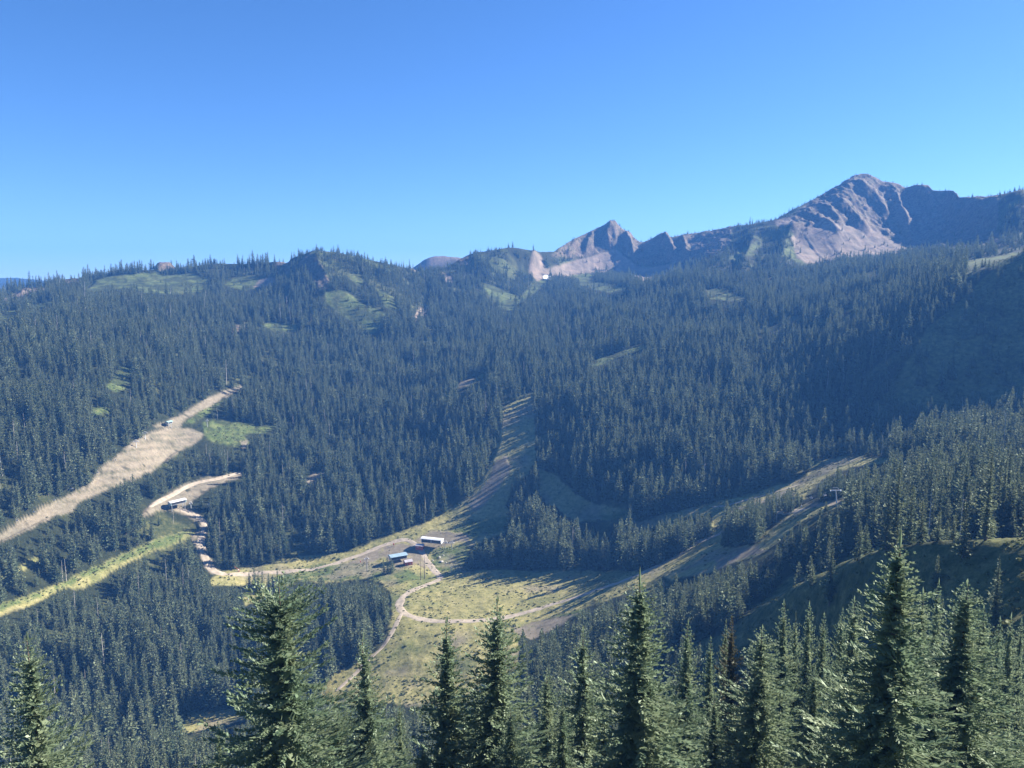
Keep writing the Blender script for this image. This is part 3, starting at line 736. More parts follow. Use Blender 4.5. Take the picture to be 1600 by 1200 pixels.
# ------------------------------------------------------------------ where trees stand
def plant():
    sp_ = 6.1
    xs = np.arange(-1700, 1750, sp_); ys = np.arange(120, 2480, sp_)
    x, y = np.meshgrid(xs, ys); x = x.ravel(); y = y.ravel()
    x = x + (rng.random(len(x)) - 0.5) * sp_ * 0.95; y = y + (rng.random(len(y)) - 0.5) * sp_ * 0.95
    a = np.arctan2(x, y); r = np.hypot(x, y)
    skyr = np.interp(a, AZ, SKYR)
    k = (a > math.radians(-39)) & (a < math.radians(39)) & (r > 190) & (r < skyr + 14)
    x, y, a, r, skyr = x[k], y[k], a[k], r[k], skyr[k]
    z = ground(x, y)
    hgt = np.interp(z, [-150, -40, 40, 110, 260], [27, 22, 16.5, 11, 8.5])
    big = fbm(x / 70, y / 70, 15, 3)
    h = hgt * (0.80 + 0.75 * (big - 0.5)) * np.exp(rng.normal(size=len(x)) * 0.31)
    h = np.where(rng.random(len(x)) < 0.12, h * 0.55, h)
    h = np.clip(h, 3, 36)
    u, v, d = to_pix(x, y, z)
    h = np.where(look(raster([[(715, 895), (1000, 895), (1125, 840), (1115, 780), (725, 830)]]), u, v), np.maximum(h, 22) * 1.25, h)
    h = np.where(look(raster([[(-50, 900), (0, 852), (110, 806), (140, 785), (240, 738), (310, 695), (335, 715), (250, 770), (150, 815), (30, 890)]]), u, v), h * 0.5, h)
    h = np.where(look(raster([[(838, 725), (836, 640), (885, 640), (895, 745)]]), u, v), h * 0.7, h)
    h = np.where(look(raster([[(1260, 800), (1420, 790), (1420, 722), (1290, 742)]]), u, v), h * 0.75, h)
    dens = np.full(len(x), 0.88)
    dens = np.where(r > 1250, 0.80, dens)
    gl = fbm(x / 55, y / 55, 91, 3); dens = dens * np.where(gl > 0.66, 0.5, 1)
    hi = np.clip((z - 20) / 90, 0, 1) * (r > 1400); dens = dens * (1 - 0.35 * hi)
    pat = fbm(x / 38, y / 38, 44, 3)
    cl = fbm(x / 17, y / 17, 47, 2); dens = dens * np.clip(1.25 - 2.4 * np.clip(cl - 0.5, 0, 1), 0.25, 1)
    dens = np.where((hi > 0.2) & (pat < 0.465), dens * 0.18, dens)
    jit = 3 * (fbm(x / 9, y / 9, 51, 3) - 0.5) * 2
    dens = np.where(look(BARE, u + jit, v + jit), 0.035, dens)
    dens = np.where(look(raster([P['rock'][0], P['rock'][1]]), u, v) & (np.abs(r - skyr) < 50), 0.22, dens)
    dens = np.where(look(SCRUB, u, v) & (r < 700), 0.075, dens)
    dens = np.where(look(SCRUB, u, v) & (r >= 700), 0.16, dens)
    h = np.where(look(BARE, u, v), h * 0.7, h)
    keep = rng.random(len(x)) < dens
    keep &= ~((v - F * h / r > 1235))
    # the open slopes stay open: no trunk in a clearing and no crown in front of one
    alpine = look(OPEN, u, v) & (r > 1350) & ~look(M['dirt'], u, v)
    stand = look(raster([[(1118, 858), (1185, 852), (1217, 815), (1254, 796), (1254, 765), (1140, 800)], [(985, 890), (1128, 840), (1115, 800), (985, 838)]]), u, v)
    top = np.interp(u, [985, 1060, 1117, 1150, 1254], [830, 816, 806, 796, 768]) + rng.normal(-5, 7, len(x))
    cap = stand & ((u > 1117) | (v < 885) & (u > 985))
    h = np.where(cap, np.minimum(h, (v - top) * r / F), h); keep &= h > 3
    keep &= ~look(OPEN, u, v) | (alpine & (rng.random(len(x)) < 0.26 * (fbm(x / 26, y / 26, 71, 2) > 0.52)))
    h = np.where(alpine, h * 0.75, h)
    tol = rng.random(len(x))
    for f, t in ((0.25, 9), (0.45, 9), (0.6, 9), (0.75, 9), (0.9, 0.6)):
        uu, vv, _ = to_pix(x, y, z + h * f)
        bad = look(OPEN, uu, vv)
        # a too tall one gives way to a younger one
        young = bad & (f >= 0.6) & (tol < 0.35) & ~stand
        h = np.where(young, h * (f - 0.12), h); bad &= ~young
        keep &= stand | ~(bad & (((tol < t) if t < 1 else True) & ((r < 1350) | (tol < 0.85))))
    s_top = (z + h) / r
    i = np.clip(np.searchsorted(RR, r) - 1, 0, NR - 1); j = np.clip(np.searchsorted(AZ, a) - 1, 0, NA - 1)
    keep &= s_top > TSMAX[i, j] - 0.012          # nothing stands where no ground or crown could be seen
    return x[keep], y[keep], z[keep], h[keep], r[keep]
TX, TY, TZZ, TH, TR = plant()

# small stands and lone trees in the meadows: photo foot point and height in photo pixels
LONE = [(600, 896, 26), (606, 897, 30), (611, 896, 28), (614, 893, 20), (390, 918, 26), (398, 916, 30), (404, 918, 24), (410, 920, 32), (420, 921, 28), (427, 922, 26), (434, 922, 34), (441, 920, 26), (385, 924, 20),
        (806, 760, 26), (812, 765, 30), (818, 770, 36), (824, 772, 34), (829, 768, 40), (833, 764, 42), (836, 755, 36), (800, 775, 24), (808, 782, 28), (816, 790, 30), (797, 790, 22), (803, 800, 26), (821, 784, 34), (826, 790, 30),
        (1290, 800, 18), (1282, 806, 16), (1307, 803, 18), (1368, 418, 7), (1534, 418, 12), (1539, 416, 12), (1545, 420, 14), (1552, 422, 14), (1560, 424, 16), (1570, 418, 12), (1523, 424, 14), (1580, 412, 12), (1590, 408, 13),
        (749, 905, 4), (729, 893, 12), (735, 892, 10), (430, 512, 6), (455, 514, 7), (544, 470, 8), (560, 484, 9), (556, 490, 10), (570, 494, 10), (566, 500, 11), (548, 480, 8), (585, 505, 10), (604, 470, 9), (596, 478, 9), (928, 444, 8), (936, 448, 8), (945, 446, 9), (952, 450, 8), (958, 446, 9), (965, 449, 8), (915, 432, 7), (908, 428, 7), (815, 440, 8), (820, 446, 8), (785, 460, 8)]
lx, ly, lz, lh, lr = [], [], [], [], []
for u, v, hp in LONE:
    p = hit(u, v); rr = math.hypot(p.x, p.y); lx.append(p.x); ly.append(p.y); lz.append(p.z); lh.append(hp * rr / F); lr.append(rr)
TX = np.concatenate([TX, lx]); TY = np.concatenate([TY, ly]); TZZ = np.concatenate([TZZ, lz]); TH = np.concatenate([TH, lh]); TR = np.concatenate([TR, lr])

# ------------------------------------------------------------------ foreground firs: (photo u, v of the tip, distance, crown width in photo px at 250 px below the tip, variant, label)
HERO = [
 (47, 985, 74, 125, 0, 'pale green fir standing alone at the left end of the foreground row'),
 (437, 898, 62, 172, 1, 'broad shaggy fir with a blunt rounded top, largest of the left half'),
 (572, 985, 80, 110, 2, 'slim fir with a shaded left side, right of the broad blunt fir'),
 (697, 958, 74, 125, 3, 'slender layered fir directly below the curve of the gravel road'),
 (773, 930, 72, 135, 4, 'tall dark layered fir reaching over the gravel road, left of a small pale fir'),
 (797, 1100, 62, 110, 5, 'small pale young fir in front of the tall dark layered fir'),
 (857, 1040, 92, 95, 0, 'pale fir with long open top, between dark layered fir and spired pair'),
 (912, 975, 88, 105, 3, 'slim fir with sparse tip, left of the fir with the bare leader'),
 (1005, 884, 66, 165, 6, 'tall pale fir with long bare leader crossing the gravel road'),
 (1073, 966, 98, 85, 2, 'narrow fir close right of the fir with the bare leader'),
 (1110, 992, 110, 62, 5, 'short narrow fir left of the brownish dying fir'),
 (1148, 960, 106, 62, 7, 'thin brownish dying fir with ragged top among green firs'),
 (1134, 966, 120, 40, 4, 'very thin dark fir close behind the brownish dying fir'),
 (1190, 975, 84, 135, 0, 'bushy pale fir right of the brownish dying fir'),
 (1228, 935, 112, 80, 3, 'tall narrow fir behind the bushy pale fir'),
 (1246, 952, 118, 62, 6, 'slim fir half hidden between two narrow firs on the shaded slope'),
 (1263, 936, 124, 62, 2, 'narrow spired fir in the middle of the row on the shaded slope'),
 (1288, 956, 120, 62, 5, 'narrow pale column fir left of the giant fir'),
 (1318, 946, 126, 55, 4, 'slim fir in the shade just left of the giant fir'),
 (1338, 930, 100, 85, 0, 'fir partly hidden behind the left edge of the giant fir'),
 (1405, 822, 57, 215, 6, 'giant broad fir with knobbly leader, largest tree of the right half'),
 (1443, 916, 96, 100, 3, 'fir partly hidden behind the right edge of the giant fir'),
 (1470, 901, 112, 60, 2, 'thin dark fir between the giant fir and the second tall right fir'),
 (1508, 902, 72, 150, 0, 'tall pale fir with clear spire, second largest at the right'),
 (1543, 944, 112, 75, 4, 'dark slim fir just right of the second tall right fir'),
 (1565, 962, 122, 55, 5, 'thin shaded fir, second from the right end of the row'),
 (1584, 955, 116, 60, 3, 'thin shaded fir at the right end of the row'),
 (1600, 965, 130, 55, 2, 'narrow dark fir cut by the right border of the view'),
 (528, 1105, 68, 130, 1, 'low bushy fir filling the gap right of the broad blunt fir'),
 (338, 1125, 84, 70, 2, 'short thin young fir left of the broad blunt fir'),
 (626, 1090, 88, 62, 5, 'small slim fir between two layered firs above the lower meadow'),
 (742, 1075, 96, 60, 4, 'small dark fir hidden between the two layered firs'),
 (880, 1090, 78, 95, 6, 'low pale fir at the bottom edge below the sparse tipped fir'),
 (945, 1060, 92, 80, 2, 'mid sized fir left of the trunk of the bare leader fir'),
 (1040, 1085, 80, 100, 1, 'bushy fir at the bottom edge, right of the bare leader fir'),
 (1120, 1080, 86, 85, 3, 'low fir at the bottom edge below the brownish dying fir'),
 (1330, 1060, 70, 110, 1, 'low bushy fir at the bottom edge left of the giant fir'),
 (1460, 1060, 66, 120, 4, 'low full fir at the bottom edge between the two tallest right firs'),
 (660, 1165, 70, 90, 0, 'young fir top peeking over the bottom edge under the lower meadow'),
 (1275, 1040, 92, 80, 0, 'mid sized pale fir in front of the narrow spired fir'),
]
HV = [dict(H=20, R=3.6, power=0.75, irregular=0.22), dict(H=20, R=4.3, power=0.62, irregular=0.42, round_top=0.05), dict(H=20, R=3.2, power=0.8, irregular=0.30),
      dict(H=20, R=3.4, power=0.85, irregular=0.38), dict(H=20, R=3.4, power=0.8, irregular=0.34), dict(H=20, R=3.4, power=0.8, irregular=0.18),
      dict(H=20, R=3.7, power=0.85, irregular=0.26), dict(H=20, R=3.0, power=0.8, irregular=0.35)]
hero_mesh = []
LEAD = [0.02, 0.01, 0.025, 0.03, 0.02, 0.02, 0.07, 0.02]
for k, kw in enumerate(HV):
    hero_mesh.append(tree_meshes('fir', MAT_DRYN if k == 7 else MAT_NEAR, seed=100 + k, whorl_gap=0.38, per=8, step=0.165, tw_len=0.42, tw_wid=0.07, bare=0.03, sides=3, core=3.0, leader=LEAD[k], **kw))
hero_R_at = [kw['R'] for kw in HV]

def place_tree(meshes, loc, sx, sz, rz, label, group, name='fir_tree', lean=(0, 0)):
    root = empty(name, loc, rz); root.scale = (sx, sx, sz); root.rotation_euler = (lean[0], lean[1], rz)
    tag(root, label, 'tree', group)
    c = link('crown', meshes[0], root); t = link('trunk', meshes[1], root)
    return root

NH = 0
for u, v, D, wpx, var, label in HERO:
    a, s = pix_as(u, v)
    x, y = D * math.sin(a), D * math.cos(a)
    g = float(ground(np.array([x]), np.array([y]))[0]); h = s * D - g
    below = 250.0 * D / F                                   # metres below the tip where the width was read
    t = max(0.0, 1 - below / h)
    kw = HV[var]
    w20 = 2 * kw['R'] * (1 - t) ** kw['power']
    wm = wpx * (1.12 if u > 820 else 1.0) * D / F
    sx = min(wm / max(w20, 0.5), h / 20 * 1.6)
    place_tree(hero_mesh[var], (x, y, g - 0.2), sx, (h + 0.2) / 20, random.uniform(0, 6.28), label, 'firs standing along the foreground slope', lean=(random.uniform(-.012, .012), random.uniform(-.012, .012)))
    NH += 1

# the 260 that show largest after them: trees of their own
MID = [tree_meshes('fir', MAT_FAR, seed=300 + k, H=20, R=[2.9, 2.5, 3.3, 2.7, 2.3, 3.1][k], whorl_gap=0.56, per=5, step=0.55, tw_len=0.75, tw_wid=0.19, bare=0.06, sides=2, core=2.0, irregular=0.28 + 0.03 * k, power=0.85) for k in range(6)]
tu, tv_, td = to_pix(TX, TY, TZZ + TH)
bu, bv, bd_ = to_pix(TX, TY, TZZ)
size = np.where((tu > -10) & (tu < 1610) & (tv_ < 1180) & (tv_ > 0), TH / TR, 0)
order = np.argsort(-size)
NI = 300 - NH
ind = set(order[:NI].tolist())
def stand_of(u, v):
    if v > 1010 and u < 420: return ('dark fir in the dense stand at the bottom left, beside the lone pale fir', 'firs of the bottom left stand')
    if u < 640: return ('slim dark fir in the stand left of the curved gravel road', 'firs of the stand left of the road curve')
    if u < 1060 and v > 930: return ('slim dark fir in the stand right of the lower meadow, below the gravel road', 'firs of the stand below the gravel road')
    if u < 1240 and v > 860: return ('slim dark fir in the straight row above the shaded grass slope', 'firs of the row above the shaded slope')
    if u < 1130: return ('tall dark fir in the stand that shades the road meadow', 'firs of the stand shading the meadow')
    if v > 800: return ('slim dark fir standing between the shaded slope and the grassy knob', 'firs between shaded slope and knob')
    return ('tall dark fir in the forest beyond the grassy knob on the right', 'firs of the forest beyond the knob')
for n in order[:NI]:
    lb, gp = stand_of(bu[n], bv[n])
    h = TH[n] / 20; w = h * random.uniform(0.85, 1.2)
    place_tree(MID[n % 6], (TX[n], TY[n], TZZ[n] - 0.3), w, h, random.uniform(0, 6.28), lb, gp)

# ------------------------------------------------------------------ everything further off: one forest
def scatter(name, pts, scl, rot, vid, meshes, label, cat):
    me = bpy.data.meshes.new(name)
    me.vertices.add(len(pts)); me.vertices.foreach_set('co', np.asarray(pts, np.float32).ravel())
    at = me.attributes.new('scl', 'FLOAT_VECTOR', 'POINT'); at.data.foreach_set('vector', np.asarray(scl, np.float32).ravel())
    at = me.attributes.new('rot', 'FLOAT_VECTOR', 'POINT'); at.data.foreach_set('vector', np.asarray(rot, np.float32).ravel())
    at = me.attributes.new('vid', 'INT', 'POINT'); at.data.foreach_set('value', np.asarray(vid, np.int32))
    ob = link(name, me)
    cl = bpy.data.collections.new(name + '_kinds')
    for k, m in enumerate(meshes):
        o = bpy.data.objects.new('%s_kind_%02d' % (name, k), m); cl.objects.link(o)
    ng = bpy.data.node_groups.new(name + '_scatter', 'GeometryNodeTree')
    ng.interface.new_socket('Geometry', in_out='INPUT', socket_type='NodeSocketGeometry')
    ng.interface.new_socket('Geometry', in_out='OUTPUT', socket_type='NodeSocketGeometry')
    gi = ng.nodes.new('NodeGroupInput'); go = ng.nodes.new('NodeGroupOutput')
    ip = ng.nodes.new('GeometryNodeInstanceOnPoints'); ci = ng.nodes.new('GeometryNodeCollectionInfo')
    ci.inputs['Collection'].default_value = cl; ci.inputs['Separate Children'].default_value = True; ci.inputs['Reset Children'].default_value = True
    def attr(nm, ty):
        n = ng.nodes.new('GeometryNodeInputNamedAttribute'); n.data_type = ty; n.inputs['Name'].default_value = nm
        return next(o for o in n.outputs if o.name == 'Attribute' and o.enabled)
    L = ng.links.new
    L(gi.outputs[0], ip.inputs['Points']); L(ci.outputs[0], ip.inputs['Instance']); ip.inputs['Pick Instance'].default_value = True
    L(attr('vid', 'INT'), ip.inputs['Instance Index']); L(attr('scl', 'FLOAT_VECTOR'), ip.inputs['Scale'])
    er = ng.nodes.new('FunctionNodeEulerToRotation'); L(attr('rot', 'FLOAT_VECTOR'), er.inputs[0]); L(er.outputs[0], ip.inputs['Rotation'])
    L(ip.outputs[0], go.inputs[0])
    md = ob.modifiers.new('scatter', 'NODES'); md.node_group = ng
    return tag(ob, label, cat, kind='stuff')

def far_mesh(seed, R, gap, per, step, tl, tw, irr):
    V, T, tv, tf = conifer(seed, 20, R, gap, per, step, tl, tw, bare=0.07, irregular=irr, power=0.80, core=1.2, sides=2)
    n = len(V)
    m = mesh_np('forest_fir', np.concatenate([V, tv]), [T, tf + n], MAT_FAR)
    m.materials.append(MAT_BARK)
    mi = np.zeros(len(T) + len(tf), np.int32); mi[len(T):] = 1
    m.polygons.foreach_set('material_index', mi)
    return m
FAR_A = [far_mesh(500 + k, [3.2, 2.7, 3.5, 3.0, 2.5, 3.4, 3.9, 2.9][k], 0.80, 6, 0.90, 1.15, 0.40, 0.14 + 0.025 * k) for k in range(8)]
def snag_far(seed):
    g = np.random.default_rng(seed); b = MB()
    b.tube([(0, 0, -0.6), (0.1, 0, 9), (g.normal() * .3, 0, 19)], 0.26, 0.06, 5)
    for k in range(12):
        z = 4 + 13 * g.random(); a = g.random() * 6.28; L = 0.5 + 1.2 * g.random()
        b.tube([(0, 0, z), (L * math.cos(a), L * math.sin(a), z - 0.2)], 0.05, 0.02, 3)
    me = bpy.data.meshes.new('forest_snag'); me.from_pydata(b.v, [], b.f); me.update(); me.materials.append(MAT_SNAG); return me
FAR_A += [snag_far(1), snag_far(2)]
rest = np.array([n for n in range(len(TX)) if n not in ind])
N = len(rest)
sh = TH[rest] / 20
sw = sh * rng.uniform(0.8, 1.25, N) * np.interp(TH[rest], [4, 20], [1.35, 1.0])
scatter('forest', np.stack([TX[rest], TY[rest], TZZ[rest] - 0.3], 1), np.stack([sw, sw, sh], 1),
        np.stack([rng.normal(0, .02, N), rng.normal(0, .02, N), rng.random(N) * 6.28], 1), np.where(rng.random(N) < 0.028, rng.integers(8, 10, N), rng.integers(0, 8, N)), FAR_A,
        'dense conifer forest covering the valley sides and ridges', 'forest')
print('TREES', N, NH, NI, 'terrain', NR, NA, 'zmin', TZ.min(), TZ.max())

# ------------------------------------------------------------------ low shrubs and tussocks on the open slopes
def bush_mesh(seed):
    g = np.random.default_rng(seed); n = 46
    p = g.normal(size=(n, 3)); p /= np.linalg.norm(p, axis=1)[:, None]; p[:, 2] = np.abs(p[:, 2]) * 0.8
    p *= (0.6 + 0.4 * g.random(n))[:, None]
    a = g.normal(size=(n, 3)); a /= np.linalg.norm(a, axis=1)[:, None]; b = np.cross(a, p); b /= np.linalg.norm(b, axis=1)[:, None] + 1e-9
    s = 0.32
    V = np.stack([p + a * s, p + b * s, p - a * s, p - b * s], 1).reshape(-1, 3)
    q = np.arange(n)[:, None] * 4 + np.arange(4)[None]
    return mesh_np('shrub', V, [q], MAT_SHRUB)
MAT_SHRUB = foliage_mat('shrub_leaves', (0.06, 0.085, 0.025), (0.12, 0.13, 0.045), (0.15, 0.15, 0.06), 0.3, 0.02, 1.0)
def shrubs():
    n = 260000
    a = rng.uniform(-0.68, 0.68, n); r = np.exp(rng.uniform(math.log(140), math.log(1250), n))
    r = np.sqrt(rng.uniform(120 ** 2, 1200 ** 2, n))
    x, y = r * np.sin(a), r * np.cos(a); z = ground(x, y)
    u, v, _ = to_pix(x, y, z)
    cl = fbm(x / 16, y / 16, 23, 3); dn = np.zeros(n)
    dn = np.where(look(M['meadow'], u, v), 0.34 * np.clip((cl - 0.40) * 6, 0.08, 1), dn)
    dn = np.where(look(M['green'], u, v), 0.4 * np.clip((cl - 0.35) * 6, 0.1, 1), dn)
    dn = np.where(look(M['dirt'], u, v), 0.02 * (cl > 0.55), dn)
    dn = np.where(look(M['slope_scrub'], u, v), 0.55 * np.clip((cl - 0.42) * 8, 0.12, 1), dn)
    dn = np.where((a > 0.45) & (r < 420), np.maximum(dn, 0.5 * np.clip((cl - 0.4) * 8, 0.1, 1)), dn)
    dn = np.where(look(M['green'], u, v) & (u < 320) & (v > 815), 0.95 * np.clip((cl - 0.3) * 6, 0.2, 1), dn)
    k = rng.random(n) < dn
    x, y, z, n = x[k], y[k], z[k], int(k.sum())
    s = np.exp(rng.normal(math.log(0.5), 0.45, n)); s = np.clip(s, 0.22, 1.8)
    scatter('meadow_shrubs', np.stack([x, y, z - 0.05], 1), np.stack([s * 1.2, s * 1.2, s * 0.8], 1), np.stack([0 * x, 0 * x, rng.random(n) * 6.28], 1), rng.integers(0, 4, n),
            [bush_mesh(900 + q) for q in range(4)], 'low green shrubs and tussocks dotted over the open slopes', 'shrubs')
    print('SHRUBS', n)
shrubs()

# ------------------------------------------------------------------ buildings, lifts and small things
MAT_WHITE = simple_mat('white_roof_metal', (0.66, 0.67, 0.69), 0.45, 0, 0.05, 0.4)
MAT_BLUE = simple_mat('blue_grey_roof_metal', (0.26, 0.36, 0.43), 0.4, 0, 0.08, 0.4)
MAT_LILAC = simple_mat('grey_roofing', (0.36, 0.34, 0.37), 0.7, 0, 0.12, 0.6)
MAT_DARK = simple_mat('dark_panelling', (0.035, 0.04, 0.05), 0.5, 0, 0.2, 0.6)
MAT_RED = simple_mat('red_painted_boards', (0.42, 0.07, 0.045), 0.6, 0, 0.15, 0.8)
MAT_STEEL = simple_mat('galvanised_steel', (0.50, 0.52, 0.54), 0.4, 0.3, 0.08, 1.5)
MAT_TEAL = simple_mat('teal_roof_metal', (0.32, 0.50, 0.52), 0.45, 0, 0.08, 0.4)
MAT_STONE = simple_mat('pale_stone', (0.55, 0.51, 0.45), 0.9, 0, 0.2, 0.9)
MAT_SNOW = simple_mat('old_snow', (0.82, 0.83, 0.85), 0.6, 0, 0.06, 0.3)
MAT_ORANGE = simple_mat('faded_red_plastic', (0.50, 0.12, 0.07), 0.5, 0, 0.1, 1)

def axis(u0, v0, u1, v1):
    a, b = hit(u0, v0), hit(u1, v1)
    d = (b - a); return (a + b) / 2, math.atan2(d.y, d.x), math.hypot(d.x, d.y)

def base_z(p, rz, L, W):
    ca, sa = math.cos(rz), math.sin(rz)
    zs = [float(ground(np.array([p.x + x * ca - y * sa]), np.array([p.y + x * sa + y * ca]))[0]) for x in (-L / 2, L / 2) for y in (-W / 2, W / 2)]
    return min(zs), max(zs)

def shed(name, pix, W, floor, wall_h, rise, mats, label, cat, legs=True, eave=0.6, panels=2, L=None):
    """a long lift shed: x along its length, its dark open side towards -y"""
    p, rz, ln = axis(*pix); L = L or ln
    z0, z1 = base_z(p, rz, L, W)
    root = tag(empty(name, (p.x, p.y, z1), rz), label, cat)
    roofm, sidem, endm = mats
    h = floor + wall_h
    prof = [(-W / 2 - eave, h - 0.25), (-W / 2 - eave, h), (-W / 4, h + rise * 0.75), (0, h + rise), (W / 4, h + rise * 0.75), (W / 2 + eave, h), (W / 2 + eave, h - 0.25)]
    MB().prism(prof, -L / 2 - eave, L / 2 + eave).build('roof', roofm, root)
    pw = (L - 0.6 * (panels + 1)) / panels
    for k in range(panels):
        x = -L / 2 + 0.6 + pw / 2 + k * (pw + 0.6)
        for sy in (-1, 1):
            MB().box((x, sy * (W / 2 - 0.15), floor + wall_h / 2 - 0.15), (pw, 0.2, wall_h - 0.3)).build('side_panel', sidem, root)
    for k in range(panels + 1):
        x = -L / 2 + 0.3 + k * (pw + 0.6)
        MB().box((x, 0, (floor + h) / 2 - 0.15), (0.5, W - 0.1, wall_h - 0.3)).build('end_wall' if k in (0, panels) else 'partition', endm, root)
    MB().box((0, 0, floor - 0.15), (L, W, 0.3)).build('deck', MAT_STEEL, root)
    if legs:
        for x in (-L / 2 + 1.2, L / 2 - 1.2):
            for y in (-W / 2 + 0.8, W / 2 - 0.8):
                MB().tube([(x, y, z0 - z1 - 0.5), (x, y, floor - 0.3)], 0.28, 0.28, 8).build('leg', MAT_STEEL, root)
    else:
        MB().box((0, 0, (z0 - z1 - 0.4 + floor - 0.3) / 2), (L - 0.3, W - 0.3, floor - 0.3 - (z0 - z1 - 0.4))).build('foundation', MAT_STONE, root)
    return root

def cabin(name, pix, W, wall_h, rise, roofm, wallm, label, L=None):
    p, rz, ln = axis(*pix); L = L or ln
    z0, z1 = base_z(p, rz, L, W)
    root = tag(empty(name, (p.x, p.y, z1), rz), label, 'hut')
    lo = z0 - z1 - 0.4
    b = MB().box((0, 0, (lo + wall_h) / 2), (L, W, wall_h - lo))
    b.prism([(-W / 2, wall_h), (0, wall_h + rise), (W / 2, wall_h)], -L / 2, L / 2)
    b.build('wall', wallm, root)
    e = 0.55; t = 0.22; s = rise / (W / 2)
    prof = [(-W / 2 - e, wall_h - e * s + 0.03), (-W / 2 - e, wall_h - e * s + t), (0, wall_h + rise + t), (W / 2 + e, wall_h - e * s + t), (W / 2 + e, wall_h - e * s + 0.03), (0, wall_h + rise + 0.03)]
    MB().prism(prof, -L / 2 - e, L / 2 + e).build('roof', roofm, root)
    MB().box((L / 2 + 0.05, -W * 0.15, 1.05), (0.08, 1.0, 2.1)).build('door', MAT_DARK, root)
    for x in (-L * 0.22, L * 0.22):
        w = MB().box((x, -W / 2 - 0.05, 1.7), (1.3, 0.1, 1.0)).build('window', MAT_WHITE, root)
        MB().box((x, -W / 2 - 0.11, 1.7), (1.05, 0.04, 0.75)).build('pane', MAT_DARK, w)
    return root

shed('lift_terminal', (660, 851, 691, 855), 6.5, 3.2, 3.6, 1.0, (MAT_WHITE, MAT_DARK, MAT_WHITE), 'white roofed lift terminal with two dark open bays, on legs by the upper hut', 'lift station')
shed('lift_building', (609, 880, 634, 874), 8.5, 2.6, 3.0, 1.3, (MAT_BLUE, MAT_DARK, MAT_WHITE), 'blue grey roofed lift building with white end, beside the lower red hut', 'lift station', panels=1)
cabin('red_hut', (651, 857, 662, 858), 5.5, 3.2, 1.2, MAT_LILAC, MAT_RED, 'small red hut with grey roof in front of the white roofed terminal')
cabin('red_hut', (632, 883, 643, 881), 6.0, 3.6, 1.3, MAT_LILAC, MAT_RED, 'red hut with grey roof at the lower end of the blue grey lift building')
shed('lift_terminal', (265, 797, 289, 794), 6.0, 2.6, 2.8, 1.0, (MAT_WHITE, MAT_DARK, MAT_TEAL), 'long white edged lift terminal above the winding dirt road on the left', 'lift station', panels=1)
shed('lift_terminal', (260, 668, 268, 667), 4.5, 2.2, 2.2, 0.8, (MAT_TEAL, MAT_DARK, MAT_STEEL), 'small teal roofed lift terminal at the top of the bare slope', 'lift station', panels=1, L=7.0)

def tower(u, v, hpx, label, head=2.6, lean=0.0, mat=None, group='lift towers', r=0.45):
    p = hit(u, v); D = math.hypot(p.x, p.y); h = hpx * D / F
    root = tag(empty('lift_tower', p, -math.atan2(p.x, p.y)), label, 'lift tower', group)
    root.rotation_euler[1] = lean
    m = mat or MAT_STEEL
    MB().tube([(0, 0, -0.8), (0, 0, h)], r, r * 0.6, 10).build('pole', m, root)
    c = MB().box((0, 0, h + 0.2), (head * 2, 0.45, 0.45)).build('crossarm', m, root)
    for sx in (-1, 1):
        MB().box((sx * head, 0, h + 0.05), (0.35, 2.6, 0.5)).tube([(sx * head - 0.3, -0.9, h - 0.2), (sx * head + 0.3, -0.9, h - 0.2)], 0.3).tube([(sx * head - 0.3, 0.9, h - 0.2), (sx * head + 0.3, 0.9, h - 0.2)], 0.3).build('sheave_train', MAT_WHITE, root)
    f = MB()
    f.tube([(-head * 0.55, 0, h + 0.4), (-head * 0.5, 0, h + 1.9), (head * 0.5, 0, h + 1.9), (head * 0.55, 0, h + 0.4)], 0.16)
    f.build('lifting_frame', MAT_WHITE, root)
    return root
tower(573.5, 892, 20, 'dark lift tower on the slope left of the lift buildings', 1.8, mat=MAT_LILAC)
tower(695.5, 857, 10, 'short lift tower beside the white roofed terminal, nearer to it', 2.2)
tower(706, 858, 10, 'short lift tower beside the white roofed terminal, farther from it', 2.2)
tower(213, 699, 8.5, 'white T shaped lift tower on the edge of the bare slope, lower one', 2.2, mat=MAT_WHITE)
tower(227, 686, 8.5, 'white T shaped lift tower on the edge of the bare slope, upper one', 2.2, mat=MAT_WHITE)
T1 = tower(1309, 802, 34, 'tall pale lift tower leaning above the road crest by the right hand firs', 3.2, lean=-0.13, mat=MAT_WHITE, r=0.55)
tower(324, 667, 9, 'thin lift tower in the shade below the upper dirt track', 1.2)
tower(327, 795, 7, 'short pale lift tower right of the long white edged terminal, farther from it', 1.4, mat=MAT_WHITE)
tower(298.5, 794, 7, 'short pale lift tower right of the long white edged terminal, next to it', 1.4, mat=MAT_WHITE)

def cable(pts, label):
    out = []
    for a, b in zip(pts[:-1], pts[1:]):
        L = (b - a).length; n = 14
        for k in range(n):
            t = k / n; q = a.lerp(b, t); q.z -= 4 * 0.018 * L * t * (1 - t); out.append(q)
    out.append(pts[-1])
    m = MB().tube(out, 0.045, 0.045, 5)
    return out, tag(m.build('lift_cable', MAT_DARK), label, 'cable')

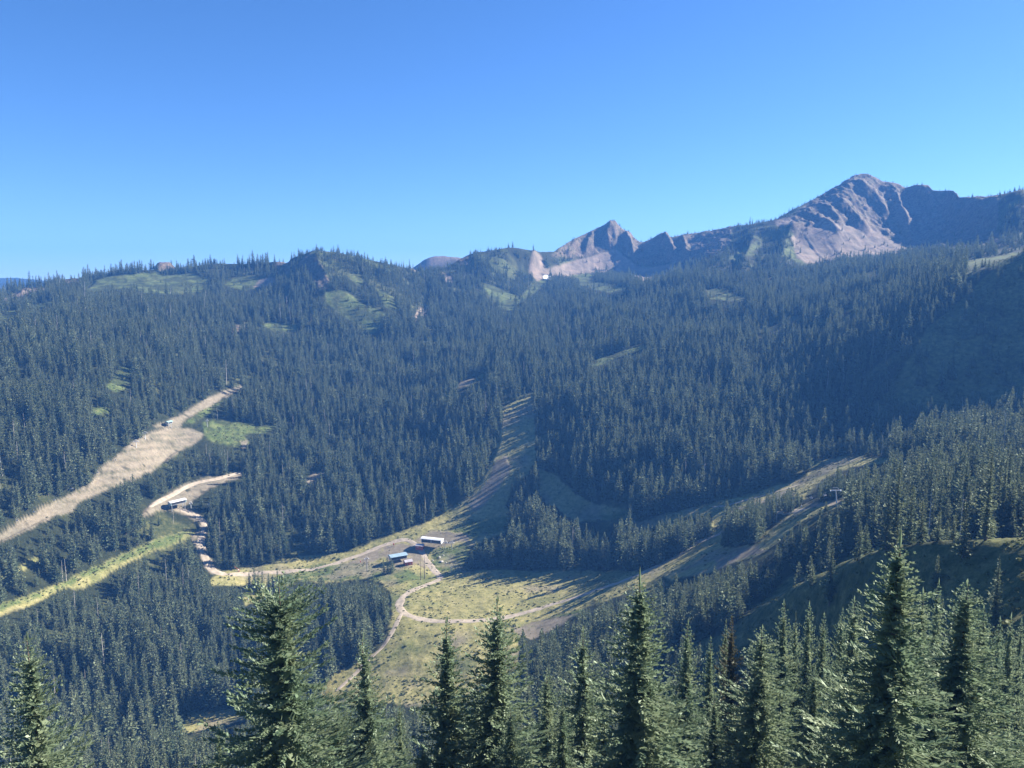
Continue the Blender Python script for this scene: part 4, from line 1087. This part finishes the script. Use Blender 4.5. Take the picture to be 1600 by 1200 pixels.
def above(u, v, hpx):
    p = hit(u, v); p.z += hpx * math.hypot(p.x, p.y) / F; return p
def chairs(path, us, labels, group):
    k0 = None
    for u_, lb in zip(us, labels):
        P_ = np.array([tuple(p) for p in path]); pu, pv, _ = to_pix(P_[:, 0], P_[:, 1], P_[:, 2])
        o = np.argsort(pu); p = Vector([np.interp(u_, pu[o], P_[o, i]) for i in range(3)])
        root = tag(empty('lift_chair', p, random.uniform(-.2, .2)), lb, 'chair lift seat', group)
        MB().tube([(0, 0, 0.05), (0.12, 0, -0.9), (0.12, 0, -2.2)], 0.05).build('hanger', MAT_STEEL, root)
        MB().box((0, 0.1, -2.75), (2.0, 0.55, 0.12)).build('seat', MAT_LILAC, root)
        MB().box((0, 0.4, -2.35), (2.0, 0.1, 0.75)).build('backrest', MAT_WHITE, root)
        MB().tube([(-1, 0.4, -2.0), (-1, 0.3, -2.2), (1, 0.3, -2.2), (1, 0.4, -2.0)], 0.05).build('frame', MAT_STEEL, root)
pa, _ = cable([above(270, 668, 5), above(227, 686, 8.6), above(213, 699, 8.6), above(120, 768, 12), above(20, 828, 14), above(-90, 880, 14)], 'thin lift cable running down along the edge of the long bare slope')
chairs(pa, [180, 152, 112, 84, 52, 26], ['uppermost chair over the edge of the long bare slope', 'second highest chair over the edge of the long bare slope', 'third highest chair over the edge of the long bare slope', 'third lowest chair over the edge of the long bare slope', 'second lowest chair over the edge of the long bare slope', 'lowest chair over the edge of the long bare slope'], 'chairs along the bare slope lift')
pb, _ = cable([above(690, 855, 8), above(706, 858, 10.3), above(960, 860, 52), T1.location + Vector((-4.0, 0, 34 * T1.location.length / F)), above(1420, 790, 44), above(1560, 770, 46)], 'thin lift cable strung over the firs towards the tall leaning tower')
chairs(pb, [1268, 1290, 1364, 905], ['second chair left of the tall leaning lift tower', 'chair right beside the tall leaning lift tower', 'chair over the firs right of the tall leaning tower', 'chair over the dark stand behind the road meadow'], 'chairs near the tall lift tower')

def post(u, v, hpx, m, label, name='marker_post', r=0.16):
    p = hit(u, v); h = hpx * math.hypot(p.x, p.y) / F
    root = tag(empty(name, p), label, 'post', 'marker posts')
    MB().tube([(0, 0, -0.3), (0, 0, h)], r, r * 0.8).build('pole', MAT_STEEL, root)
    MB().tube([(0, 0, h * 0.25), (0, 0, h * 0.85)], r * 2.2, r * 2.2).build('padding', m, root)
post(615, 853, 5, MAT_RED, 'dark red padded post beside the dirt road left of the lift buildings', r=0.22)
post(705, 894, 11, MAT_WHITE, 'tall thin white post at the edge of the road meadow shade')
post(563, 880, 5, MAT_RED, 'small padded post on the dry slope left of the dark lift tower', r=0.18)
post(388, 939, 9, MAT_WHITE, 'white post in the small shaded clearing behind the broad blunt fir')
post(1252, 793, 4, MAT_WHITE, 'small white post at the crest of the right hand track', r=0.22)

def snow_gun(u, v, label):
    p = hit(u, v); root = tag(empty('snow_gun', p, 0.6), label, 'snow gun')
    MB().box((0, 0, 0.5), (1.2, 0.8, 0.25)).tube([(-0.6, -0.5, 0.25), (-0.6, 0.5, 0.25)], 0.28).tube([(0.6, -0.5, 0.25), (0.6, 0.5, 0.25)], 0.28).build('carriage', MAT_ORANGE, root)
    MB().tube([(0, 0, 0.6), (0, 0, 1.4)], 0.2).build('mast', MAT_STEEL, root)
    MB().tube([(1.4, 0, 0.9), (-3.8, 0, 5.6)], 0.14, 0.1).build('boom', MAT_ORANGE, root)
    MB().tube([(0.2, 0, 1.5), (-0.8, 0, 2.2)], 0.45, 0.4).build('barrel', MAT_WHITE, root)
snow_gun(373, 893, 'red snow gun with a raised boom beside the dirt road on the left')

def rock(u, v, size, seed, label, group, name='boulder', mat=None):
    g = np.random.default_rng(seed); p = hit(u, v)
    import bmesh
    bm = bmesh.new(); bmesh.ops.create_icosphere(bm, subdivisions=3, radius=1)
    off = g.random(3) * 50
    for w in bm.verts:
        c = w.co; k = 0.75 + 0.55 * float(ridged(np.array([c.x * 1.1 + off[0] + c.z]), np.array([c.y * 1.1 + off[1]]), seed, 3)[0])
        w.co = Vector((round(c.x * k * 4) / 8 + c.x * k / 2, round(c.y * k * 4) / 8 + c.y * k / 2, c.z * k * 0.75))
    me = bpy.data.meshes.new(name); bm.to_mesh(me); bm.free(); me.materials.append(mat or MAT_STONE)
    o = link(name, me, None, p + Vector((0, 0, size * 0.15)), (0, 0, g.random() * 6), (size, size * (0.6 + 0.3 * g.random()), size * 0.8))
    tag(o, label, 'boulder', group)
for k, (u, v, s_, lb) in enumerate([(690, 878, 1.7, 'largest pale boulder in the grass below the white roofed terminal'), (687, 871, 1.2, 'pale boulder just uphill of the largest one in the grass'), (693, 868, 0.9, 'small pale boulder, uppermost in the grass below the terminal'),
                                     (676, 876, 1.1, 'pale boulder next to the dirt road fork'), (683, 893, 0.9, 'small boulder at the shadow edge beside the road'), (697, 879, 0.7, 'smallest boulder right of the largest pale one')]):
    rock(u, v, s_, 60 + k, lb, 'pale boulders below the terminal')

def snow_fence():
    px = [(688, 834), (697, 833), (706, 834), (714, 836), (722, 838), (729, 841), (733, 845), (732, 849), (726, 852)]
    ps = [hit(*q) for q in px]
    root = tag(empty('snow_fence', ps[0]), 'low dark fence curving round the bare ground beside the terminal', 'fence')
    o = ps[0]
    for q in ps:
        d = q - o; MB().tube([(d.x, d.y, d.z - 0.3), (d.x, d.y, d.z + 1.3)], 0.09).build('post', MAT_DARK, root)
    m = MB()
    for a, b in zip(ps[:-1], ps[1:]):
        a, b = a - o, b - o
        for z in (0.35, 0.7, 1.05): m.tube([(a.x, a.y, a.z + z), (b.x, b.y, b.z + z)], 0.05, 0.05, 5)
    m.build('rail', MAT_DARK, root)
snow_fence()

def snag_mesh(seed, stubs=10):
    g = np.random.default_rng(seed); b = MB()
    b.tube([(0, 0, -0.6), (g.normal() * .1, g.normal() * .1, 9), (g.normal() * .2, g.normal() * .2, 20)], 0.30, 0.07, 6)
    for k in range(stubs):
        z = 5 + 13 * g.random(); a = g.random() * 6.28; L = (0.5 + 1.1 * g.random()) * (1 - z / 26)
        b.tube([(0, 0, z), (L * math.cos(a), L * math.sin(a), z - 0.25 * L)], 0.06, 0.02, 4)
    return b
for k, (u, v, hp, dark, lb) in enumerate([(657.5, 906, 34, 1, 'thin bare dead tree beside the road fork, left of the pair'), (663.5, 904, 38, 1, 'thin bare dead tree beside the road fork, right of the pair'),
        (98, 908, 30, 0, 'bleached dead trunk at the lower edge of the long grass strip, left of the pair'), (103.5, 908, 32, 0, 'bleached dead trunk at the lower edge of the long grass strip, right of the pair'),
        (157, 1030, 30, 0, 'bleached dead trunk among the bottom left firs, left of the pair'), (164, 1028, 28, 0, 'bleached dead trunk among the bottom left firs, right of the pair'),
        (195, 924, 26, 0, 'lone bleached trunk in the firs below the grass strip'), (401, 1005, 34, 0, 'lone bleached trunk close left of the broad blunt fir')]):
    p = hit(u, v); h = hp * math.hypot(p.x, p.y) / F
    o = snag_mesh(40 + k, 34 if dark else 9).build('dead_tree', MAT_BARK if dark else MAT_SNAG)
    o.location = p; o.scale = (h / 20 * 1.3, h / 20 * 1.3, h / 20)
    tag(o, lb, 'dead tree', 'dead trunks')

def snow_patch():
    px = [(848, 433), (851, 430), (855, 430), (860, 432), (863, 435), (859, 438), (853, 437), (849, 436)]
    c = hit(855.5, 434); ps = [hit(*q, 1500) for q in px]
    V = [tuple(c + Vector((0, 0, 1.8)))] + [tuple(p + Vector((0, 0, 1.0))) for p in ps] + [tuple(p + (p - c) * 0.05 + Vector((0, 0, -2))) for p in ps]
    n = len(ps); f = [(0, 1 + (i + 1) % n, 1 + i) for i in range(n)] + [(1 + i, 1 + (i + 1) % n, 1 + n + (i + 1) % n, 1 + n + i) for i in range(n)]
    me = bpy.data.meshes.new('snow_patch'); me.from_pydata(V, [], f); me.update(); me.materials.append(MAT_SNOW)
    tag(link('snow_patch', me), 'small white snow patch left in the gully below the pointed peak', 'snow')
snow_patch()

# ------------------------------------------------------------------ the blue air of the valley
def haze():
    zt = float(TZ[RR < 3000].max()) + 45; zb = float(TZ.min()) - 2
    S = 6700
    b = MB().box((0, S / 2 - 200, (zt + zb) / 2), (2 * S + 200, S + 900, zt - zb))
    m, nt = new_mat('haze_air')
    o = nd(nt, 'ShaderNodeOutputMaterial'); p = nd(nt, 'ShaderNodeVolumePrincipled')
    p.inputs['Color'].default_value = (0.11, 0.36, 1.0, 1); p.inputs['Density'].default_value = HAZE
    p.inputs['Anisotropy'].default_value = 0.0
    nt.links.new(p.outputs[0], o.inputs['Volume'])
    ob = b.build('haze', m)
    tag(ob, 'blue summer haze filling the valley air', 'haze', kind='stuff')
HAZE = 0.00013
haze()
